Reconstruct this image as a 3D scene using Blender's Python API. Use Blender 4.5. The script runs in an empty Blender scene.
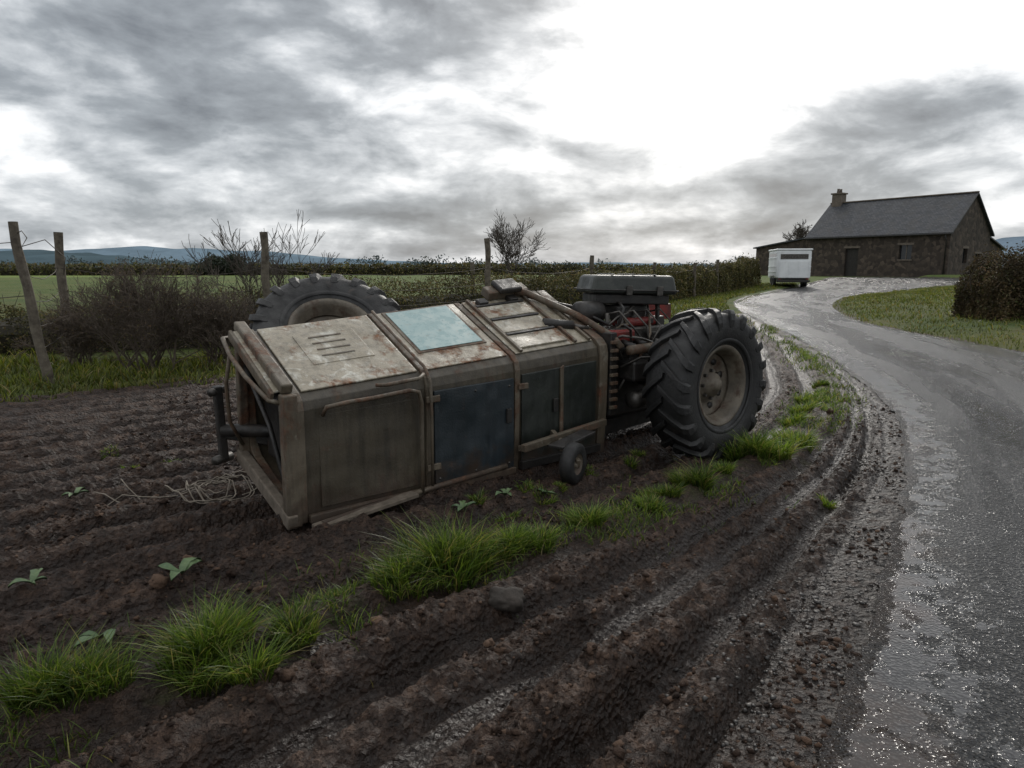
import bpy, math, random
import numpy as np
from mathutils import Vector, Matrix
random.seed(7); rng=np.random.default_rng(11)
scene=bpy.context.scene
# ------------------------------------------------------------------ helpers
_P=rng.permutation(512).astype(np.int64); _P=np.concatenate([_P,_P]); _T=rng.random(512)
def vnoise(x,y,seed=0):
    x=np.asarray(x,float)+seed*17.31; y=np.asarray(y,float)+seed*7.77
    xi=np.floor(x).astype(np.int64); yi=np.floor(y).astype(np.int64)
    fx=x-xi; fy=y-yi; fx=fx*fx*(3-2*fx); fy=fy*fy*(3-2*fy)
    h=lambda a,b:_T[(_P[(a&511)]+b)&511]
    return (h(xi,yi)*(1-fx)+h(xi+1,yi)*fx)*(1-fy)+(h(xi,yi+1)*(1-fx)+h(xi+1,yi+1)*fx)*fy
def fbm(x,y,o=4,seed=0,g=.5):
    s=0;a=1;t=0
    for i in range(o):
        s=s+a*vnoise(np.asarray(x)*2**i,np.asarray(y)*2**i,seed+i*3); t+=a; a*=g
    return s/t
def sstep(a,b,x):
    t=np.clip((x-a)/(b-a),0,1); return t*t*(3-2*t)
def catmull(pts,n=6):
    P=np.array(pts,float); P=np.vstack([2*P[0]-P[1],P,2*P[-1]-P[-2]]); out=[]
    for i in range(1,len(P)-2):
        for k in range(n):
            t=k/n;a,b,c,d=P[i-1],P[i],P[i+1],P[i+2]
            out.append(.5*((2*b)+(-a+c)*t+(2*a-5*b+4*c-d)*t*t+(-a+3*b-3*c+d)*t**3))
    out.append(P[-2]); return np.array(out)
def dist_poly(x,y,C):
    best=np.full(x.shape,1e9); sg=np.ones(x.shape)
    for i in range(len(C)-1):
        ax,ay=C[i];bx,by=C[i+1];dx=bx-ax;dy=by-ay;L=dx*dx+dy*dy
        t=np.clip(((x-ax)*dx+(y-ay)*dy)/L,0,1)
        d=np.hypot(x-(ax+t*dx),y-(ay+t*dy)); cr=(x-ax)*dy-(y-ay)*dx
        m=d<best; best=np.where(m,d,best); sg=np.where(m,np.sign(cr),sg)
    return best,sg
def inpoly(x,y,C):
    c=np.zeros(x.shape,bool);n=len(C)
    for i in range(n):
        x1,y1=C[i];x2,y2=C[(i+1)%n]
        if y1==y2: continue
        m=((y1>y)!=(y2>y))&(x<(x2-x1)*(y-y1)/(y2-y1)+x1); c^=m
    return c
def mesh_np(name,verts,facelist,mat=None,smooth=False,parent=None):
    me=bpy.data.meshes.new(name); verts=np.asarray(verts,np.float32)
    me.vertices.add(len(verts)); me.vertices.foreach_set("co",verts.ravel())
    li=[];ls=[];o=0
    for F in facelist:
        F=np.asarray(F,np.int32)
        if len(F)==0: continue
        k=F.shape[1]; li.append(F.ravel()); ls.append(o+np.arange(len(F))*k); o+=F.size
    li=np.concatenate(li);ls=np.concatenate(ls).astype(np.int32)
    me.loops.add(len(li)); me.loops.foreach_set("vertex_index",li)
    me.polygons.add(len(ls)); me.polygons.foreach_set("loop_start",ls)
    me.update(calc_edges=True); me.validate()
    if smooth: me.polygons.foreach_set("use_smooth",np.ones(len(me.polygons),bool))
    ob=bpy.data.objects.new(name,me); scene.collection.objects.link(ob)
    if mat: me.materials.append(mat)
    if parent: ob.parent=parent
    return ob
def part(name,verts,faces,mat,parent=None,bevel=0,smooth=False,seg=2):
    me=bpy.data.meshes.new(name); me.from_pydata([tuple(v) for v in verts],[],faces); me.update()
    import bmesh
    bm=bmesh.new(); bm.from_mesh(me); bmesh.ops.recalc_face_normals(bm,faces=bm.faces); bm.to_mesh(me); bm.free()
    if smooth:
        for p in me.polygons: p.use_smooth=True
    me.materials.append(mat); ob=bpy.data.objects.new(name,me); scene.collection.objects.link(ob)
    if parent: ob.parent=parent
    if bevel>0:
        m=ob.modifiers.new("b",'BEVEL'); m.width=bevel; m.segments=seg; m.limit_method='ANGLE'
    return ob
HF=[(0,3,2,1),(4,5,6,7),(0,1,5,4),(1,2,6,5),(2,3,7,6),(3,0,4,7)]
def hexa(name,c8,mat,parent=None,bevel=0.008): return part(name,c8,HF,mat,parent,bevel)
def box(name,lo,hi,mat,parent=None,bevel=0.008,M=None):
    x0,y0,z0=lo;x1,y1,z1=hi
    c=[(x0,y0,z0),(x1,y0,z0),(x1,y1,z0),(x0,y1,z0),(x0,y0,z1),(x1,y0,z1),(x1,y1,z1),(x0,y1,z1)]
    if M is not None: c=[M@Vector(p) for p in c]
    return hexa(name,c,mat,parent,bevel)
def tube_geo(pts,r,seg=8):
    pts=[Vector(p) for p in pts]; n=len(pts); rs=r if isinstance(r,(list,tuple)) else [r]*n
    V=[];F=[];up=None
    for i,p in enumerate(pts):
        d=(pts[min(i+1,n-1)]-pts[max(i-1,0)]).normalized()
        if up is None:
            up=d.orthogonal().normalized()
        up=(up-d*up.dot(d)); up=up.normalized() if up.length>1e-6 else d.orthogonal().normalized()
        s=d.cross(up)
        for k in range(seg):
            a=2*math.pi*k/seg; V.append(p+(up*math.cos(a)+s*math.sin(a))*rs[i])
    for i in range(n-1):
        for k in range(seg):
            F.append((i*seg+k,i*seg+(k+1)%seg,(i+1)*seg+(k+1)%seg,(i+1)*seg+k))
    F.append(tuple(range(seg))[::-1]); F.append(tuple((n-1)*seg+k for k in range(seg)))
    return V,F
def tube(name,pts,r,mat,parent=None,seg=10,smooth=True):
    V,F=tube_geo(pts,r,seg); return part(name,V,F,mat,parent,0,smooth)
def bar(name,a,b,w,h,mat,parent=None,bevel=.006,up=(0,0,1)):
    a=Vector(a);b=Vector(b);d=(b-a).normalized();s=d.cross(Vector(up)).normalized();u=s.cross(d)
    c=[]
    for p in (a,b):
        c+= [p-s*w/2-u*h/2,p+s*w/2-u*h/2,p+s*w/2+u*h/2,p-s*w/2+u*h/2]
    return hexa(name,c,mat,parent,bevel)
def lathe(name,prof,M,mat,parent=None,seg=48,smooth=True,closed=False):
    V=[];F=[];n=len(prof)
    for k in range(seg):
        a=2*math.pi*k/seg
        for (r,z) in prof: V.append(M@Vector((r*math.cos(a),r*math.sin(a),z)))
    for k in range(seg):
        k2=(k+1)%seg
        for i in range(n if closed else n-1):
            j=(i+1)%n; F.append((k*n+i,k2*n+i,k2*n+j,k*n+j))
    return part(name,V,F,mat,parent,0,smooth)
def empty(name,loc,rz=0):
    e=bpy.data.objects.new(name,None); scene.collection.objects.link(e); e.location=loc; e.rotation_euler=(0,0,rz); e.empty_display_size=.3; return e
# ------------------------------------------------------------------ materials
class N:
    def __init__(s,mat): s.nt=mat.node_tree
    def __call__(s,t,**kw): return s.nt.nodes.new(t)
    def l(s,a,b): s.nt.links.new(a,b)
    def noise(s,co,scale,detail=6,rough=.55,dist=0):
        n=s('ShaderNodeTexNoise'); n.inputs['Scale'].default_value=scale;n.inputs['Detail'].default_value=detail;n.inputs['Roughness'].default_value=rough;n.inputs['Distortion'].default_value=dist
        if co is not None: s.l(co,n.inputs['Vector'])
        return n.outputs['Fac']
    def voro(s,co,scale,feature='F1',out='Distance'):
        n=s('ShaderNodeTexVoronoi'); n.feature=feature; n.inputs['Scale'].default_value=scale
        if co is not None: s.l(co,n.inputs['Vector'])
        return n.outputs[out]
    def ramp(s,f,stops,interp='LINEAR'):
        n=s('ShaderNodeValToRGB'); cr=n.color_ramp; cr.interpolation=interp
        while len(cr.elements)<len(stops): cr.elements.new(.5)
        for e,(p,c) in zip(cr.elements,stops):
            e.position=p; e.color=(c,c,c,1) if not isinstance(c,(tuple,list)) else (*c,1)
        s.l(f,n.inputs['Fac']); return n.outputs['Color']
    def mix(s,f,a,b,mode='MIX'):
        n=s('ShaderNodeMix'); n.data_type='RGBA'; n.blend_type=mode
        for v,i in((f,0),(a,6),(b,7)):
            if isinstance(v,(int,float)): n.inputs[i].default_value=v if i==0 else (v,v,v,1)
            elif isinstance(v,(tuple,list)): n.inputs[i].default_value=(*v,1)
            else: s.l(v,n.inputs[i])
        return n.outputs[2]
    def math(s,op,a,b=None,clamp=False):
        n=s('ShaderNodeMath'); n.operation=op; n.use_clamp=clamp
        for i,v in enumerate((a,b)):
            if v is None: continue
            if isinstance(v,(int,float)): n.inputs[i].default_value=v
            else: s.l(v,n.inputs[i])
        return n.outputs[0]
    def bump(s,h,dist,strength=1,prev=None):
        n=s('ShaderNodeBump'); n.inputs['Distance'].default_value=dist; n.inputs['Strength'].default_value=strength
        s.l(h,n.inputs['Height'])
        if prev is not None: s.l(prev,n.inputs['Normal'])
        return n.outputs['Normal']
def newmat(name):
    m=bpy.data.materials.new(name); m.use_nodes=True; n=N(m); b=m.node_tree.nodes['Principled BSDF']; return m,n,b
def simple(name,c1,c2,scale=6,rough=.7,r2=None,bump=.004,bscale=None,metal=0,spec=.5,c3=None,c3f=(.6,.72),c3scale=None):
    m,n,b=newmat(name); tc=n('ShaderNodeTexCoord').outputs['Object']
    f=n.noise(tc,scale,5,.62)
    col=n.ramp(f,[(.32,c1),(.68,c2)])
    if c3 is not None:
        g=n.ramp(n.noise(tc,c3scale or scale*.7,6,.7,.3),[(c3f[0],0.0),(c3f[1],1.0)])
        col=n.mix(g,col,c3)
    n.l(col,b.inputs['Base Color'])
    rr=n.ramp(n.noise(tc,scale*1.7,3),[(.3,rough),(.7,rough if r2 is None else r2)]); n.l(rr,b.inputs['Roughness'])
    b.inputs['Metallic'].default_value=metal; b.inputs['Specular IOR Level'].default_value=spec
    if bump: n.l(n.bump(n.noise(tc,bscale or scale*6,4,.65),bump),b.inputs['Normal'])
    return m
def sheet(name,base,base2,bleach,rust,rustf=(.52,.62),grime=.7,rough=(.4,.7),streak=(1,1,.12),bl=(.58,.68)):
    m,n,b=newmat(name); tc=n('ShaderNodeTexCoord').outputs['Object']
    c=n.ramp(n.noise(tc,2.1,4,.6),[(.35,base),(.65,base2)])
    c=n.mix(n.ramp(n.noise(tc,5.5,7,.72,.6),[(bl[0],0.),(bl[1],.9)]),c,bleach)
    mp=n('ShaderNodeMapping'); mp.inputs['Scale'].default_value=streak; n.l(tc,mp.inputs[0])
    stn=n.noise(mp.outputs[0],13,5,.7)
    r1=n.noise(tc,2.7,8,.74,.4); r2=n.math('ADD',n.math('MULTIPLY',r1,.72),n.math('MULTIPLY',stn,.28))
    rf=n.ramp(r2,[(rustf[0],0.),(rustf[1],1.)])
    rc=n.ramp(n.noise(tc,17,5,.7),[(.3,tuple(x*.35 for x in rust)),(.55,rust),(.75,tuple(min(1,x*1.7) for x in rust))])
    c=n.mix(rf,c,rc)
    st=n.ramp(n.noise(mp.outputs[0],19,4,.7),[(.45,0.),(.72,grime)]); c=n.mix(st,c,tuple(x*.28 for x in base))
    sp=n('ShaderNodeSeparateXYZ'); n.l(tc,sp.inputs[0])
    mf=n.math('ADD',n.math('MULTIPLY',sp.outputs[2],-1.6),n.math('MULTIPLY',n.noise(tc,6,6,.7),1.5)); c=n.mix(n.ramp(mf,[(.36,0.),(.72,.9)]),c,(.042,.028,.019))
    n.l(c,b.inputs['Base Color'])
    rr=n.mix(rf,n.ramp(n.noise(tc,8,3),[(.3,rough[0]),(.7,rough[1])]),.85); n.l(rr,b.inputs['Roughness'])
    nb=n.bump(n.noise(tc,2.4,2,.5),.05,.7); n.l(n.bump(n.noise(tc,70,3,.7),.0025,1,nb),b.inputs['Normal'])
    return m
m_paint=sheet('weathered_tan_paint',(.23,.20,.145),(.32,.285,.22),(.50,.49,.43),(.17,.075,.034),(.515,.60),.65,(.3,.55),bl=(.53,.64))
m_olive=sheet('weathered_olive_paint',(.038,.031,.021),(.072,.059,.039),(.11,.098,.074),(.075,.034,.018),(.53,.66),.6,(.4,.62),bl=(.62,.76))
m_dark=sheet('weathered_navy_panel',(.012,.018,.022),(.022,.030,.036),(.042,.050,.052),(.055,.028,.016),(.58,.70),.5,(.28,.45),bl=(.62,.78))
m_dgreen=sheet('weathered_green_panel',(.012,.015,.0125),(.024,.028,.023),(.042,.046,.037),(.055,.028,.015),(.57,.69),.6,(.32,.55),bl=(.63,.79))
m_frame=sheet('rusty_frame',(.075,.060,.041),(.135,.11,.077),(.21,.19,.15),(.095,.041,.020),(.48,.59),.55,(.45,.7))
m_black=simple('black_metal',(.007,.007,.007),(.024,.020,.017),8,.35,.7,.003,40,c3=(.045,.025,.015),c3f=(.6,.75))
m_steel=simple('greasy_steel',(.03,.028,.025),(.12,.11,.10),9,.3,.55,.003,50,metal=.6)
m_red=simple('faded_red_paint',(.12,.010,.009),(.20,.022,.016),5,.4,.7,.002,30,c3=(.035,.018,.012),c3f=(.48,.62))
m_rubber=simple('tyre_rubber',(.006,.006,.0065),(.014,.0135,.013),6,.45,.75,.004,60,c3=(.05,.036,.026),c3f=(.60,.78),c3scale=5)
m_rim=simple('weathered_rim',(.070,.058,.043),(.155,.132,.10),6,.5,.75,.004,40,c3=(.055,.030,.018),c3f=(.50,.66),c3scale=7)
m_vinyl=simple('cracked_vinyl',(.010,.013,.011),(.028,.032,.027),5,.35,.6,.006,14,c3=(.055,.055,.045),c3f=(.56,.78))
m_wood=simple('weathered_wood',(.075,.06,.044),(.165,.135,.105),14,.8,.95,.006,40)
m_postw=simple('weathered_post',(.05,.04,.03),(.14,.12,.09),9,.85,.95,.012,30)
m_wire=simple('rusty_wire',(.05,.04,.03),(.1,.085,.07),20,.5,.7,0,metal=.5)
m_cord=simple('frayed_cord',(.13,.11,.085),(.22,.19,.155),20,.8,.9,0)
m_bark=simple('bark',(.030,.024,.018),(.07,.055,.042),12,.9,.95,0)
m_white=simple('dirty_white_paint',(.60,.62,.63),(.75,.77,.78),1.2,.4,.6,.002,8,c3=(.40,.38,.35),c3f=(.58,.85))
m_glassd=simple('dark_glass',(.01,.012,.014),(.02,.022,.025),2,.08,.12,0)
m_stone1=simple('field_stone',(.022,.018,.014),(.055,.045,.037),12,.75,.9,.01,30)
m_glass,n,b=newmat('weathered_pane'); tc=n('ShaderNodeTexCoord').outputs['Object']
c=n.mix(n.ramp(n.noise(tc,7,6,.7),[(.45,0.),(.75,.7)]),(.20,.31,.31),(.38,.44,.41))
c=n.mix(n.ramp(n.noise(tc,16,7,.75),[(.58,0.),(.70,.8)]),c,(.12,.10,.075)); n.l(c,b.inputs['Base Color'])
n.l(n.ramp(n.noise(tc,14,5),[(.3,.12),(.7,.5)]),b.inputs['Roughness'])
# ---- layout curves (world metres)
S=catmull([(-30,-1.0),(-12,-.1),(-6,.75),(-3,1.7),(-1.72,2.35),(-1.23,2.84),(-.45,3.54),(.42,4.1),(1.46,5.08),(2.54,6.27),(3.74,8.1),(4.8,10.4),(6.2,15.2),(8.0,22),(10.3,30),(14,38)],4)
RL=catmull([(-5,-8),(-3,-5),(-.9,-1),(.2,.8),(1.08,2.1),(1.58,2.84),(2.31,3.95),(3.72,6.27),(4.81,8.76),(5.96,12.7),(7.45,19),(9.0,26.9),(12.1,37),(17.4,47.4),(24.8,58),(30,66),(34,74)],5)
RR=catmull([(4.5,-8),(5.5,-5),(6.8,-1),(7.5,.8),(8.0,2.5),(8.4,4),(9.0,6.5),(9.6,9),(10.1,11.5),(10.4,14.5),(10.9,20.7),(12.8,26.9),(15.9,33.9),(21.5,43),(30,51.5),(38,58),(47,62)],5)
POLY=np.vstack([RL,RR[::-1]])
def backline(x): return np.interp(x,[-60,-6.4,-4.6,0,3,6,8,12],[4,8.5,9.9,12.5,15,19.5,24,32])
def terrain(x,y):
    x=np.asarray(x,float);y=np.asarray(y,float)
    base=sstep(44,70,y)*.72
    base=base+sstep(90,900,y)*2.0*(fbm(x/300,y/300,3,5)-.5)
    near=(np.abs(x)<70)&(y<95)&(y>-20)
    z=base.copy(); grass=np.ones(x.shape); wet=np.zeros(x.shape); grav=np.zeros(x.shape)
    xs=x[near];ys=y[near]
    if xs.size==0: return z,grass,wet,grav
    ds,sg=dist_poly(xs,ys,S); ds=ds*sg
    dr,_=dist_poly(xs,ys,RL); drr,_=dist_poly(xs,ys,RR); ins=inpoly(xs,ys,POLY)
    right=(~ins)&(drr<dr); left=~ins&~right
    jit=(fbm(xs*1.3,ys*1.3,4,2)-.5); jl=fbm(xs*.35,ys*.35,2,12)-.5; jf=fbm(xs*4,ys*4,3,15)-.5
    cl=fbm(xs*6,ys*6,5,9,.62)-.5; b1=np.abs(fbm(xs*9,ys*9,3,19,.6)-.5)*2; b2=np.abs(fbm(xs*22,ys*22,3,29,.6)-.5)*2
    crumb=.058*(b1-.25)+.040*(b2-.25)+.036*cl
    wA=np.maximum(ds+dr,.05); f=np.clip(ds/wA,0,1)
    fw=f+jit*.020+jl*.03+jf*.015
    r=.5+.5*np.cos(fw*2*np.pi*5.2+.4); rs_=sstep(.15,.8,r)
    rl=.55+.9*fbm(xs*.6,ys*.6,2,31)
    brk=.65+.7*sstep(.38,.6,fbm(xs*1.6,ys*1.6,3,37))
    amp=np.clip(wA/1.6,.45,1.25)
    A1=.080*amp*rl*brk*(rs_-.55)+.007*np.cos(fw*2*np.pi*31)*(1-rs_)*amp
    A2=-.055*amp*np.exp(-((fw-.30)/.06)**2)-.05*amp*np.exp(-((fw-.66)/.05)**2)
    ro=1-sstep(.78,.92,f)
    along=(xs*.72+ys*.69); tread=.014*np.sign(np.sin(along*2*np.pi/.13+fw*40))*np.exp(-((fw-.66)/.05)**2)*sstep(.4,.6,fbm(xs*.7,ys*.7,2,71))
    zA=(A1+A2+tread)*ro+crumb*(.28+1.0*rs_*ro+.5*(1-ro))
    d=-ds+jit*.09+jl*.25+jf*.03
    q=.5+.5*np.cos(d*2*np.pi/.46); qs=sstep(.1,.85,q)
    fade=1-sstep(9,22,-ds)*.5
    zB=(.092*(qs-.5)*(.75+.5*fbm(xs*.7,ys*.7,2,41))+.008*np.cos(d*2*np.pi/.115)*(1-qs)+crumb*(.35+.75*qs))*fade
    z0=np.where(ds>0,zA,zB)
    strip=np.exp(-(ds/.26)**2); z0=z0*(1-.6*strip)+.05*strip
    mb=sstep(0,1.2,ys-backline(xs)-jit*2.2); gback=left*mb
    zg=.04*(fbm(xs*2,ys*2,3,7)-.5)+.03
    zz=np.where(left,z0*(1-gback)+zg*gback,0.)
    gs=sstep(.34,.10,np.abs(ds-.03)+jit*.7+.05)*sstep(-2.5,-1.2,xs)*left
    far=sstep(16,26,ys)*left*sstep(-.3,.5,ds+1.5)*sstep(.2,1.2,dr)
    gm=np.where(left,np.maximum(np.maximum(gs*.45,gback),far),0)
    zr=.30*sstep(0,3.5,drr)*sstep(0,6,ys)+.05*(fbm(xs*1.5,ys*1.5,3,8)-.5)*sstep(0,1,drr)
    zz=np.where(right,zr,zz); gm=np.where(right,sstep(.05,.45,drr+jit*.5),gm)
    dmin=np.minimum(dr,drr); edge=sstep(.0,.45,dr)
    ez=.010+.045*cl+.03*(b1-.2)
    zz=np.where(left,zz*edge+ez*(1-edge),zz)
    zz=np.where(ins,ez*(1-sstep(0,.25,dmin))-.05*sstep(0,.28,dmin),zz)
    gv=np.where(left,sstep(.70,.05,dr+jit*.6),np.where(ins,1,0))*(1-gm)
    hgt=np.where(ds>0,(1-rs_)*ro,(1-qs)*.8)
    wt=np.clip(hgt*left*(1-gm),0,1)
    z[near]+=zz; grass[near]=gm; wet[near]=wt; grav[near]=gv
    return z,grass,wet,grav
def H(x,y): return terrain(np.atleast_1d(np.asarray(x,float)),np.atleast_1d(np.asarray(y,float)))[0]
# ---- ground sheet
def grow(start,step,ratio,end):
    o=[];p=start;s=step
    while p<end: s*=ratio;p+=s;o.append(p)
    return np.array(o)
ST=.0195
xr=grow(4.2,ST,1.032,4500); xl=-grow(3.8,ST,1.022,4500)[::-1]
X=np.concatenate([xl,np.arange(-3.8,4.2001,ST),xr])
yf=grow(5.5,ST,1.0125,5200)
Y=np.concatenate([-grow(0.0,.3,1.25,200)[::-1]+1.0,np.arange(1.1,5.5,ST),yf])
gx,gy=np.meshgrid(X,Y); nx,ny=len(X),len(Y); print('GRID',nx,ny)
fz,fg,fw_,fv=terrain(gx.ravel(),gy.ravel())
V=np.stack([gx.ravel(),gy.ravel(),fz],1)
ii=(np.arange(ny-1)[:,None]*nx+np.arange(nx-1)[None,:]).ravel()
F=np.stack([ii,ii+1,ii+nx+1,ii+nx],1)
mg,n,b=newmat('ground_soil_and_grass')
pos=n('ShaderNodeNewGeometry').outputs['Position']
at=n('ShaderNodeAttribute'); at.attribute_name='mask'
sep=n('ShaderNodeSeparateColor'); n.l(at.outputs['Color'],sep.inputs[0])
GR,WT,GV=sep.outputs[0],sep.outputs[1],sep.outputs[2]
n1=n.noise(pos,.9,3,.6); n2=n.noise(pos,11,5,.72); n3=n.noise(pos,60,3,.7)
soil=n.ramp(n2,[(.30,(.011,.0062,.0041)),(.5,(.042,.0245,.0165)),(.70,(.125,.077,.052))])
soil=n.mix(n.ramp(n1,[(.35,0.),(.65,.65)]),soil,n.mix(1.,soil,(.56,.53,.52),'MULTIPLY'))
soil=n.mix(n.ramp(n3,[(.58,0.),(.8,.5)]),soil,(.16,.108,.075))
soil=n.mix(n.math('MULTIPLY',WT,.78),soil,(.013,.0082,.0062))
gvn=n('ShaderNodeTexVoronoi'); gvn.inputs['Scale'].default_value=60; n.l(pos,gvn.inputs['Vector'])
gcol=n.ramp(gvn.outputs['Color'],[(.1,(.009,.0075,.0065)),(.6,(.020,.016,.014)),(.95,(.07,.060,.052))])
gcol=n.mix(n.ramp(n2,[(.4,0.),(.65,.8)]),gcol,n.mix(1.,soil,(.6,.57,.55),'MULTIPLY'))
col=n.mix(n.math('MULTIPLY',GV,.95),soil,gcol)
g2=n.noise(pos,3.2,5,.7); g3=n.noise(pos,.35,4,.6)
grs=n.ramp(g2,[(.3,(.028,.042,.010)),(.6,(.07,.105,.020)),(.8,(.13,.165,.035))])
grs=n.mix(n.ramp(g3,[(.4,0.),(.62,.7)]),grs,(.13,.12,.038))
sp=n('ShaderNodeSeparateXYZ'); n.l(pos,sp.inputs[0])
nr=n('ShaderNodeMapRange'); nr.inputs[1].default_value=6.5; nr.inputs[2].default_value=9; n.l(sp.outputs[1],nr.inputs[0])
grs=n.mix(nr.outputs[0],n.mix(.3,(.022,.017,.009),grs),grs)
fv2=n('ShaderNodeTexVoronoi'); fv2.inputs['Scale'].default_value=.006; n.l(pos,fv2.inputs['Vector'])
patch=n.ramp(fv2.outputs['Color'],[(.2,(.10,.15,.032)),(.5,(.18,.25,.05)),(.75,(.14,.12,.055)),(.9,(.20,.28,.07))],'CONSTANT')
fd=n('ShaderNodeMapRange'); fd.inputs[1].default_value=25; fd.inputs[2].default_value=90; n.l(sp.outputs[1],fd.inputs[0])
grs=n.mix(fd.outputs[0],grs,n.mix(.25,patch,grs))
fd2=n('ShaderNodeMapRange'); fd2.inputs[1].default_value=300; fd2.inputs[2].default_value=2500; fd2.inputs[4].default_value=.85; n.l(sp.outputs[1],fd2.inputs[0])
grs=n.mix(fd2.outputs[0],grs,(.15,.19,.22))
gmask=n.ramp(n.math('ADD',GR,n.math('MULTIPLY',n.math('SUBTRACT',g2,.5),.9)),[(.42,0.),(.62,1.)])
n.l(n.mix(gmask,col,grs),b.inputs['Base Color'])
rs=n.mix(n.math('MULTIPLY',WT,.8),.66,.26); rs=n.mix(n.math('MULTIPLY',GV,.6),rs,.36); rs=n.mix(gmask,rs,.95); n.l(rs,b.inputs['Roughness'])
b.inputs['Specular IOR Level'].default_value=.32
bh=n.math('ADD',n2,n.math('MULTIPLY',n.voro(pos,34),.45))
n.l(n.bump(n3,.014,.9,n.bump(bh,.080,1.0)),b.inputs['Normal'])
ground=mesh_np('ground',V,[F],mg,True)
ca=ground.data.color_attributes.new('mask','FLOAT_COLOR','POINT')
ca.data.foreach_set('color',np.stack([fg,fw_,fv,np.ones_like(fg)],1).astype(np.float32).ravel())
# ---- road
def resamp(C,ts):
    idx=ts*(len(C)-1); i=np.clip(np.floor(idx).astype(int),0,len(C)-2); fr=(idx-i)[:,None]
    return C[i]*(1-fr)+C[i+1]*fr
ts=np.linspace(0,1,1100); A=resamp(RL,ts); B=resamp(RR,ts)
us=np.concatenate([np.linspace(0,.16,14)[:-1],np.linspace(.16,1,60)])
jl=(fbm(A[:,0]*3,A[:,1]*3,4,55)-.5)*.25
P=A[:,None,:]*(1-us[None,:,None])+B[:,None,:]*us[None,:,None]
dirv=(B-A)/np.linalg.norm(B-A,axis=1)[:,None]; wid=np.linalg.norm(B-A,axis=1)
P=P-dirv[:,None,:]*(jl[:,None]*(1-us[None,:])**8)[:,:,None]
px=P[...,0].ravel();py=P[...,1].ravel()
uu=np.tile(us,len(ts)); ww=np.repeat(wid,len(us))
pz=sstep(44,70,py)*.72+.018+.05*np.sin(np.pi*uu)+(fbm(px*.8,py*.8,3,66)-.5)*.02*np.minimum(1,uu*8)
m_road,n,b=newmat('wet_asphalt'); pos=n('ShaderNodeNewGeometry').outputs['Position']
uvn=n('ShaderNodeUVMap'); uvn.uv_map='UV'; su=n('ShaderNodeSeparateXYZ'); n.l(uvn.outputs[0],su.inputs[0])
vA=n('ShaderNodeTexVoronoi'); vA.inputs['Scale'].default_value=62; n.l(pos,vA.inputs['Vector'])
asp=n.ramp(vA.outputs['Color'],[(.05,(.007,.007,.008)),(.6,(.016,.016,.017)),(.92,(.065,.064,.062))])
asp=n.mix(n.ramp(n.noise(pos,1.5,4,.65),[(.35,0.),(.65,.6)]),asp,(.011,.0105,.0105))
mudf=n.math('ADD',su.outputs[0],n.math('MULTIPLY',n.math('SUBTRACT',n.noise(pos,1.7,4,.65),.5),1.3))
mud=n.ramp(mudf,[(.0,1.),(.16,0.)])
asp=n.mix(n.math('MULTIPLY',mud,.85),asp,n.ramp(n.noise(pos,20,4,.7),[(.3,(.012,.008,.006)),(.7,(.042,.028,.021))]))
n.l(asp,b.inputs['Base Color'])
mp=n('ShaderNodeCombineXYZ'); n.l(su.outputs[0],mp.inputs[0]); n.l(n.math('MULTIPLY',su.outputs[1],.16),mp.inputs[1])
st=n.noise(mp.outputs[0],1.7,4,.6); fine=n.noise(pos,6.5,7,.82)
edgeb=n.ramp(su.outputs[0],[(.02,0.),(.07,.18),(.24,.17),(.50,.03),(1.0,.03)])
pf=n.math('ADD',n.math('ADD',n.math('MULTIPLY',st,.5),n.math('MULTIPLY',fine,.75)),edgeb)
pud=n.ramp(pf,[(.745,0.),(.80,1.)])
damp=n.ramp(st,[(.40,0.),(.60,1.)])
rough=n.mix(pud,n.mix(damp,.36,.17),.05); n.l(rough,b.inputs['Roughness'])
hb=n.math('ADD',n.voro(pos,62),n.math('MULTIPLY',n.noise(pos,26,3,.7),.9))
bn=n('ShaderNodeBump'); bn.inputs['Distance'].default_value=.024; n.l(hb,bn.inputs['Height'])
inv=n.math('SUBTRACT',1.0,n.math('MULTIPLY',pud,.90)); n.l(inv,bn.inputs['Strength']); n.l(bn.outputs[0],b.inputs['Normal'])
M_=len(us); ii=(np.arange(len(ts)-1)[:,None]*M_+np.arange(M_-1)[None,:]).ravel()
Fr=np.stack([ii,ii+1,ii+M_+1,ii+M_],1)
road=mesh_np('road',np.stack([px,py,pz],1),[Fr],m_road,True)
uvl=road.data.uv_layers.new(name='UV')
lv=np.empty(len(road.data.loops),np.int32); road.data.loops.foreach_get('vertex_index',lv)
cum=np.concatenate([[0],np.cumsum(np.linalg.norm(np.diff(A,axis=0),axis=1))]); vv=np.repeat(cum,len(us))
uvl.data.foreach_set('uv',np.stack([(uu*ww)[lv]*.5,vv[lv]*.5],1).astype(np.float32).ravel())
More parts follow.
